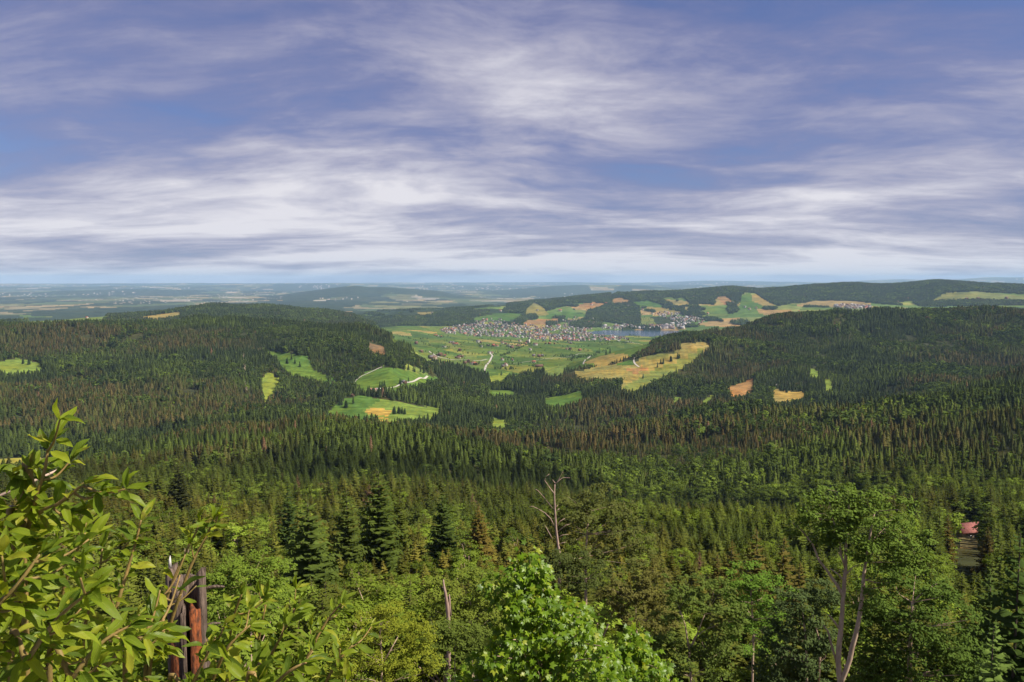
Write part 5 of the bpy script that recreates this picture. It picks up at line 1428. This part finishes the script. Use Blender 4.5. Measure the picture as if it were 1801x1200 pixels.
for i, (a, b) in enumerate(farms):
    q = strike(a, b, 2700, 8000)
    if q is None: continue
    wi = int(HR.choice([2, 0, 1], p=[.55, .3, .15])); ri = int(HR.choice([1, 2, 0], p=[.50, .20, .30]))
    where = 'left of the winding road' if a < 850 else ('beyond the end of the winding road' if a < 935 else 'on the right half of the valley floor')
    towns.append((q, HR.uniform(10, 17), int(HR.choice([0, 1, 3])), wi, ri, HR.uniform(0, 3.1), '{w} farmhouse with {r} roof ' + where, 'scattered farmhouses ' + where))
far_extra = [(1130, 546), (1105, 540), (1220, 541), (1310, 541), (1318, 545), (1330, 543), (1066, 535), (1040, 537), (800, 548), (815, 552), (760, 552), (1290, 534), (1360, 533), (945, 547), (1700, 527), (1720, 526), (1770, 526), (1010, 545), (985, 548), (1245, 553), (880, 548), (1170, 537)]
for a, b in far_extra:
    q = strike(a, b, 7600, 13000)
    if q is not None: towns.append((q, HR.uniform(16, 24), int(HR.choice([0, 1])), int(HR.choice([0, 2])), int(HR.choice([1, 2, 0])), HR.uniform(0, 3.1), '{w} hill farm with {r} roof on the slopes behind the town', 'hill farms behind the town'))
towns.sort(key=lambda t: -(t[1] / math.hypot(t[0][0], t[0][1])))
RV, RF, RM, rn = [], [], [], 0
for i, (q, s, k, wi, ri, rz, lb, gp) in enumerate(towns):
    sc = s * (1 if k != 2 else 1.1)
    if i < 298:
        o = link('house', hmesh(k, wi, ri), loc=(q[0], q[1], q[2]), label=lb.format(w=WN[wi], r=RN[ri]), cat='house', group=f'{WN[wi]} {RN[ri]}-roofed ' + gp)
        o.scale = (sc, sc, sc); o.rotation_euler = (0, 0, rz)
    else:
        a, b = house_geo(*SHAPES[k]); V = np.concatenate(a.V + b.V) * sc; c_, s_ = math.cos(rz), math.sin(rz)
        RV.append(np.c_[V[:, 0] * c_ - V[:, 1] * s_ + q[0], V[:, 0] * s_ + V[:, 1] * c_ + q[1], V[:, 2] + q[2]])
        RF += [tuple(j + rn for j in f) for f in a.F] + [tuple(j + a.n + rn for j in f) for f in b.F]; RM += [wi] * len(a.F) + [4 + ri] * len(b.F); rn += len(V)
link('town', mesh_np('town', np.concatenate(RV), RF, MW_ + MR_, fmat=RM), kind='stuff', label='remaining small houses of the town and villages round the lake', cat='houses')
print('HOUSES', len(towns))
def built(name, label, cat, q, rz): 
    o = link(name, None, loc=(q[0], q[1], q[2]), label=label, cat=cat); o.rotation_euler = (0, 0, rz); return o
def farmhouse(name, label, px, py, w, l, hw, hr, rz, wm, rm, dmin, cat='farmhouse', doors=True, chimney=True):
    q = strike(px, py, dmin); root = built(name, label, cat, q, rz)
    a, b = house_geo(w, l, hw, hr)
    link('wall', a.mesh('wall', wm), root); rf = link('roof', b.mesh('roof', rm), root)
    n = max(2, int(l // 4))
    for sx in (-1, 1):
        for k in range(n):
            for lvl in range(max(1, int(hw // 2.8))):
                m = MB(); y0 = -l / 2 + (k + .5) * l / n
                m.box((sx * (w / 2 + .03), y0, 1.5 + lvl * 2.7), (.10, 1.1, 1.3)); wd = link('window', m.mesh('window', M_pane), root)
                f = MB(); f.box((sx * (w / 2 + .05), y0, .78 + lvl * 2.7), (.22, 1.5, .14)); link('sill', f.mesh('sill', MW_[0]), wd)
    for sy in (-1, 1):
        for k in range(max(2, int(w // 4))):
            m = MB(); m.box((-w / 2 + (k + .5) * w / max(2, int(w // 4)), sy * (l / 2 + .03), hw * .75), (1.1, .10, 1.3)); link('window', m.mesh('window', M_pane), root)
    if doors:
        m = MB(); m.box((0, -l / 2 - .04, 1.1), (1.4, .12, 2.2)); link('door', m.mesh('door', MW_[2]), root)
    if chimney:
        m = MB(); m.box((w * .18, l * .2, hw + hr), (.9, .9, 1.8)); link('chimney', m.mesh('chimney', MW_[3]), rf)
    return root
farmhouse('farmhouse', 'large pinkish red roofed farmhouse on the pasture between the firs', 655, 690, 16, 24, 5.5, 5.0, 1.15, MW_[1], plain_mat('pinkish_tiles', (.50, .24, .20), (.38, .17, .14), .6), 1500)
farmhouse('shed', 'low white roofed shed right of the large farmhouse', 667, 686, 8, 17, 3.5, 1.5, 1.3, MW_[0], plain_mat('white_sheet_roof', (.75, .74, .72), (.6, .6, .6), .4), 1500, 'shed', True, False)
farmhouse('barn', 'small brown barn below the large farmhouse', 657, 694, 9, 12, 3.5, 2.5, .9, MW_[2], MR_[1], 1500, 'barn', True, False)
farmhouse('chalet', 'dark timber chalet beside the track at the right end of the pasture', 711, 674, 11, 13, 5, 3.5, .7, MW_[2], MR_[0], 1500, 'chalet')
farmhouse('hay_barn', 'little barn at the left edge of the meadow below the farm', 620, 697, 8, 10, 4, 2.5, .5, MW_[2], MR_[1], 1500, 'barn', True, False)
farmhouse('house', 'small orange roofed house on the grassy top of the right hill', 1405, 548, 13, 15, 5, 5, .9, MW_[0], MR_[2], 3000, 'house')
farmhouse('house', 'little red roofed house on the ridge pasture behind the left hill', 153, 560, 16, 20, 6, 6, .9, MW_[0], MR_[2], 4300, 'house')
farmhouse('house', 'dark roofed house in the straw coloured clearing below the right hill', 1366, 680, 10, 12, 4, 3, .4, MW_[2], MR_[0], 1900, 'house')
# stone hut with the red roof
q = strike(1702, 944, 420, 900)
root = built('mountain_hut', 'stone mountain hut with rusty red roof in a gap on the right slope', 'hut', q, .25)
a, b = house_geo(9.0, 15, 4.2, 3.6)
def yturn(m):      # ridge across the view
    m.V = [np.c_[-v[:, 1], v[:, 0], v[:, 2]] for v in m.V]; return m
link('wall', yturn(a).mesh('wall', plain_mat('rubble_wall', (.50, .42, .33), (.28, .23, .18), 1.2, bump=.6)), root)
link('roof', yturn(b).mesh('roof', plain_mat('rusty_roof', (.40, .15, .12), (.26, .09, .07), 1.0)), root)
m = MB(); m.box((1.6, -4.55, 1.2), (2.6, .2, 2.3)); link('door', m.mesh('door', M_pane), root)  # dark slab for the hut's open doorway, the shade inside put into its colour
m = MB(); m.box((-2.4, -4.55, 1.6), (1.1, .16, 1.0)); link('window', m.mesh('window', M_pane), root)
# church on the knoll, and the larger buildings of the town
q = strike(928, 604, 4000, 8000)
root = built('church', 'white church with pointed tower on the knoll in the valley', 'church', q, .5)
a, b = house_geo(14, 34, 12, 8)
link('nave', a.mesh('nave', MW_[0]), root); link('roof', b.mesh('roof', MR_[1]), root)
m = MB(); m.box((0, -21, 14), (9, 9, 32)); tw = link('tower', m.mesh('tower', MW_[0]), root)
m = MB(); m.add([(-5, -26, 30), (5, -26, 30), (5, -16, 30), (-5, -16, 30), (0, -21, 48)], [(0, 1, 4), (1, 2, 4), (2, 3, 4), (3, 0, 4), (3, 2, 1, 0)]); link('spire', m.mesh('spire', MR_[4]), tw)
for k in range(4):
    m = MB(); m.box((7.1, -12 + 8 * k, 6.5), (.3, 2, 6)); link('window', m.mesh('window', M_pane), root)
def block(label, px, py, w, l, h, rz, wm, rm, dmin=6000, floors=4, name='apartment_block', cat='building'):
    q = strike(px, py, dmin, 10500)
    if q is None: return
    root = built(name, label, cat, q, rz)
    m = MB(); m.box((0, 0, h / 2 - 3), (w, l, h + 6)); link('wall', m.mesh('wall', wm), root)
    m = MB(); m.box((0, 0, h + .4), (w * 1.05, l * 1.05, .8)); m.box((w * .2, 0, h + 1.8), (w * .25, l * .2, 2.0)); link('roof', m.mesh('roof', rm), root)
    for f in range(floors):
        m = MB(); m.box((0, 0, (f + .6) * h / floors), (w * 1.008, l * 1.004, h / floors * .38)); link('window_band', m.mesh('window_band', M_pane), root)
block('long white hotel block on the slope above the lake', 1039, 562, 16, 60, 16, 1.45, MW_[0], MR_[3], floors=5)
block('pale terracotta housing blocks on the far lake shore', 1150, 575, 18, 90, 12, 1.4, plain_mat('terracotta_render', (.62, .42, .30), (.5, .33, .24), .3), MR_[2])
block('second terracotta housing block right of the first on the far shore', 1170, 574, 18, 70, 14, 1.35, plain_mat('salmon_render', (.66, .46, .33), (.5, .33, .24), .3), MR_[3])
block('pale stepped apartment block left of the terracotta housing', 1098, 572, 16, 46, 14, 1.3, MW_[0], MR_[3])
block('grey flat roofed school on the far lake shore', 1069, 576, 18, 50, 11, 1.5, MW_[1], MR_[0])
block('dark tall tower block in the middle of the town', 963, 588, 15, 16, 30, .9, MW_[3], MR_[4], 5200, 8, 'tower_block')
block('long white factory hall at the front of the town', 815, 586, 22, 70, 8, 1.5, MW_[0], MR_[3], 5200, 2, 'factory_hall')
block('ochre walled hall at the left front of the town', 832, 588, 20, 50, 8, 1.5, plain_mat('ochre_hall', (.6, .42, .16), (.5, .35, .14), .3), MR_[3], 5200, 2, 'factory_hall')
block('white hall at the right front of the town', 1000, 596, 20, 60, 8, 1.5, MW_[0], MR_[3], 5000, 2, 'factory_hall')
block('brown excavated works hall above the town centre', 978, 567, 30, 50, 10, 1.5, plain_mat('tan_cladding', (.60, .42, .32), (.5, .35, .26), .3), MR_[3], 6000, 2, 'factory_hall')

# ------------------------------------------------------------------ trees among the fields
VT = []
def vtree(px, py, dmin, dmax, h, bl, at_=None): 
    q = strike(px, py, dmin, dmax)
    if q is not None: VT.append((q, h, bl, at_))
vr = np.random.default_rng(23)
for (a, b) in farms:
    for k in range(vr.integers(2, 5)): vtree(a + vr.normal(0, 7), b + vr.normal(0, 2.2), 2700, 8000, vr.uniform(9, 17), vr.random() < .8)
def hedge(p, q, n, dmin=2700, dmax=8200, jx=1.5, jy=.8, h=(8, 16), blp=.8):
    for k in range(n):
        t = vr.random(); vtree(p[0] + (q[0] - p[0]) * t + vr.normal(0, jx), p[1] + (q[1] - p[1]) * t + vr.normal(0, jy), dmin, dmax, vr.uniform(*h), vr.random() < blp)
for p, q, n in (((700, 590), (760, 610), 26), ((760, 640), (800, 648), 12), ((975, 628), (1010, 628), 20), ((1000, 634), (1040, 626), 30), ((1040, 628), (1075, 612), 30), ((870, 650), (905, 650), 24), ((905, 606), (935, 606), 22), ((885, 627), (905, 618), 22), ((905, 617), (930, 606), 26),
                ((1040, 602), (1110, 604), 30), ((940, 602), (1040, 601), 26), ((840, 596), (900, 600), 16), ((800, 604), (850, 606), 10), ((780, 612), (850, 612), 10), ((740, 598), (790, 592), 14), ((860, 640), (940, 645), 18), ((800, 625), (860, 622), 8), ((930, 622), (1000, 612), 10), ((1020, 612), (1080, 604), 10), ((1105, 590), (1125, 593), 22), ((880, 626), (900, 634), 16)):
    hedge(p, q, n)
for k in range(150):
    a, b = inside([(775, 580), (880, 563), (1045, 580), (1110, 598), (960, 600), (800, 590)], 1)[0]; vtree(a, b, 5200, 8800, vr.uniform(9, 16), .8 > vr.random())
for k in range(120):
    a, b = inside([(1000, 560), (1060, 574), (1205, 574), (1240, 566), (1145, 550)], 1)[0]; vtree(a, b, 7600, 10500, vr.uniform(10, 18), .8 > vr.random())
for k in range(60):
    a, b = inside([(700, 590), (1100, 600), (1000, 645), (800, 645)], 1)[0]; vtree(a, b, 3300, 8000, vr.uniform(7, 14), .8 > vr.random())
# firs standing in and round the farm meadows
WHF = {(648, 692): 'left of the large farmhouse', (668, 682): 'behind the white shed', (676, 680): 'just right of the white shed', (690, 694): 'in the row below the farm track', (706, 694): 'at the right end of the row below the farm track', (675, 697): 'in front of the white shed', (705, 676): 'left of the dark chalet', (718, 671): 'right of the dark chalet', (622, 711): 'alone on the lower farm meadow', (609, 717): 'at the left rim of the lower farm meadow', (598, 712): 'in the left corner of the lower farm meadow', (694, 728): 'in the left of the clump on the lower meadow', (702, 728): 'in the middle of the clump on the lower meadow', (712, 728): 'in the right of the clump on the lower meadow', (719, 652): 'first in the row above the pasture', (728, 654): 'second in the row above the pasture', (738, 655): 'third in the row above the pasture', (745, 657): 'last in the row above the pasture', (625, 690): 'beside the little barn', (1155, 646): 'alone on the hay meadow', (1375, 688): 'in the clump on the straw clearing', (1383, 690): 'right in the clump on the straw clearing', (1165, 640): 'left in the strip across the hay meadow', (1180, 635): 'middle of the strip across the hay meadow', (1195, 630): 'right in the strip across the hay meadow', (40, 640): 'on the pasture at the left edge', (50, 642): 'right on the pasture at the left edge'}
for a, b, n in ((648, 692, 5), (668, 682, 2), (676, 680, 2), (690, 694, 3), (706, 694, 3), (675, 697, 3), (705, 676, 2), (718, 671, 1), (622, 711, 1), (609, 717, 3), (598, 712, 3), (694, 728, 4), (702, 728, 4), (712, 728, 3), (719, 652, 1), (728, 654, 2), (738, 655, 1), (745, 657, 2), (625, 690, 3), (505, 640, 3), (512, 632, 2), (520, 640, 1), (528, 646, 1), (40, 640, 3), (50, 642, 4), (1155, 646, 1), (1375, 688, 4), (1383, 690, 3), (880, 662, 1), (1165, 640, 3), (1180, 635, 4), (1195, 630, 4), (1130, 665, 1)):
    for k in range(n): vtree(a + vr.normal(0, 1.6), b + vr.normal(0, .8), 1500, 4500, vr.uniform(14, 23), False, WHF.get((a, b)))
for a, b in ((1066, 625), (1073, 622)): vtree(a, b, 2700, 6000, 26, False)
VT.sort(key=lambda t: -(t[1] / math.hypot(t[0][0], t[0][1])))
vm = [P_SP1, P_BL1]; cntv = [0, 0]; rest = []
def vplace(px):
    return 'left of the winding road' if px < 850 else ('near the church knoll' if px < 945 else ('on the right side of the valley floor' if px < 1130 else 'at the foot of the right hill'))
for i, (q, h, bl, at_) in enumerate(VT):
    tv = (np.array((.045, .082, .022)) if bl else np.array((.030, .048, .018))) * vr.uniform(.75, 1.25)
    if cntv[int(bl)] < 140:
        cntv[int(bl)] += 1
        a, b = project(q[0], q[1], q[2]); d = math.hypot(q[0], q[1])
        wh = 'around the pasture farm' if d < 2900 and 570 < a < 800 else ('in a clearing of the left hill' if d < 3600 and a < 570 else vplace(float(a)) + (', near the town' if b < 604 else (', mid fields' if b < 622 else ', near the forest')))
        wh = at_ or wh
        o = link('fir_tree' if not bl else 'field_tree', PROTO[vm[int(bl)][i % 3]].data, loc=q, label=('round green field tree ' if bl else 'dark pointed fir standing free ') + wh, cat='tree' if bl else 'fir tree', group=('round field trees ' if bl else 'free standing firs ') + wh)
        w = h * (.95 if bl else 1.15); o.scale = (w, w, h); o.rotation_euler = (0, 0, vr.uniform(0, 6.28)); o['tint'] = [float(c) for c in tv]
    else: rest.append((q, h, bl, tv))
forest_object('field_trees', 'hedges and garden trees of the valley and the town', 'trees', [r[0] for r in rest], [vm[int(r[2])][j % 3] for j, r in enumerate(rest)], [(0, 0, vr.uniform(0, 6.28)) for r in rest], [(r[1] * 1.05, r[1] * 1.05, r[1]) for r in rest], [r[3] for r in rest])
print('VTREES', len(VT))

# ------------------------------------------------------------------ the air
hm, t = new_mat('valley_air')
pv = N('ShaderNodeVolumePrincipled', t)
pv.inputs['Color'].default_value = (.50, .73, 1.0, 1)
pv.inputs['Density'].default_value = 2.0e-5
pv.inputs['Anisotropy'].default_value = 0.0
o = N('ShaderNodeOutputMaterial', t); L(pv.outputs[0], o.inputs['Volume'], t)
zb = float(ZG.min()) - 5; zt = EYE + 420
mb = MB(); mb.box((0, 0, (zb + zt) / 2), (170000, 170000, zt - zb))
link('haze', mb.mesh('haze', hm), kind='stuff', label='thin blue summer haze over the valley and plain')
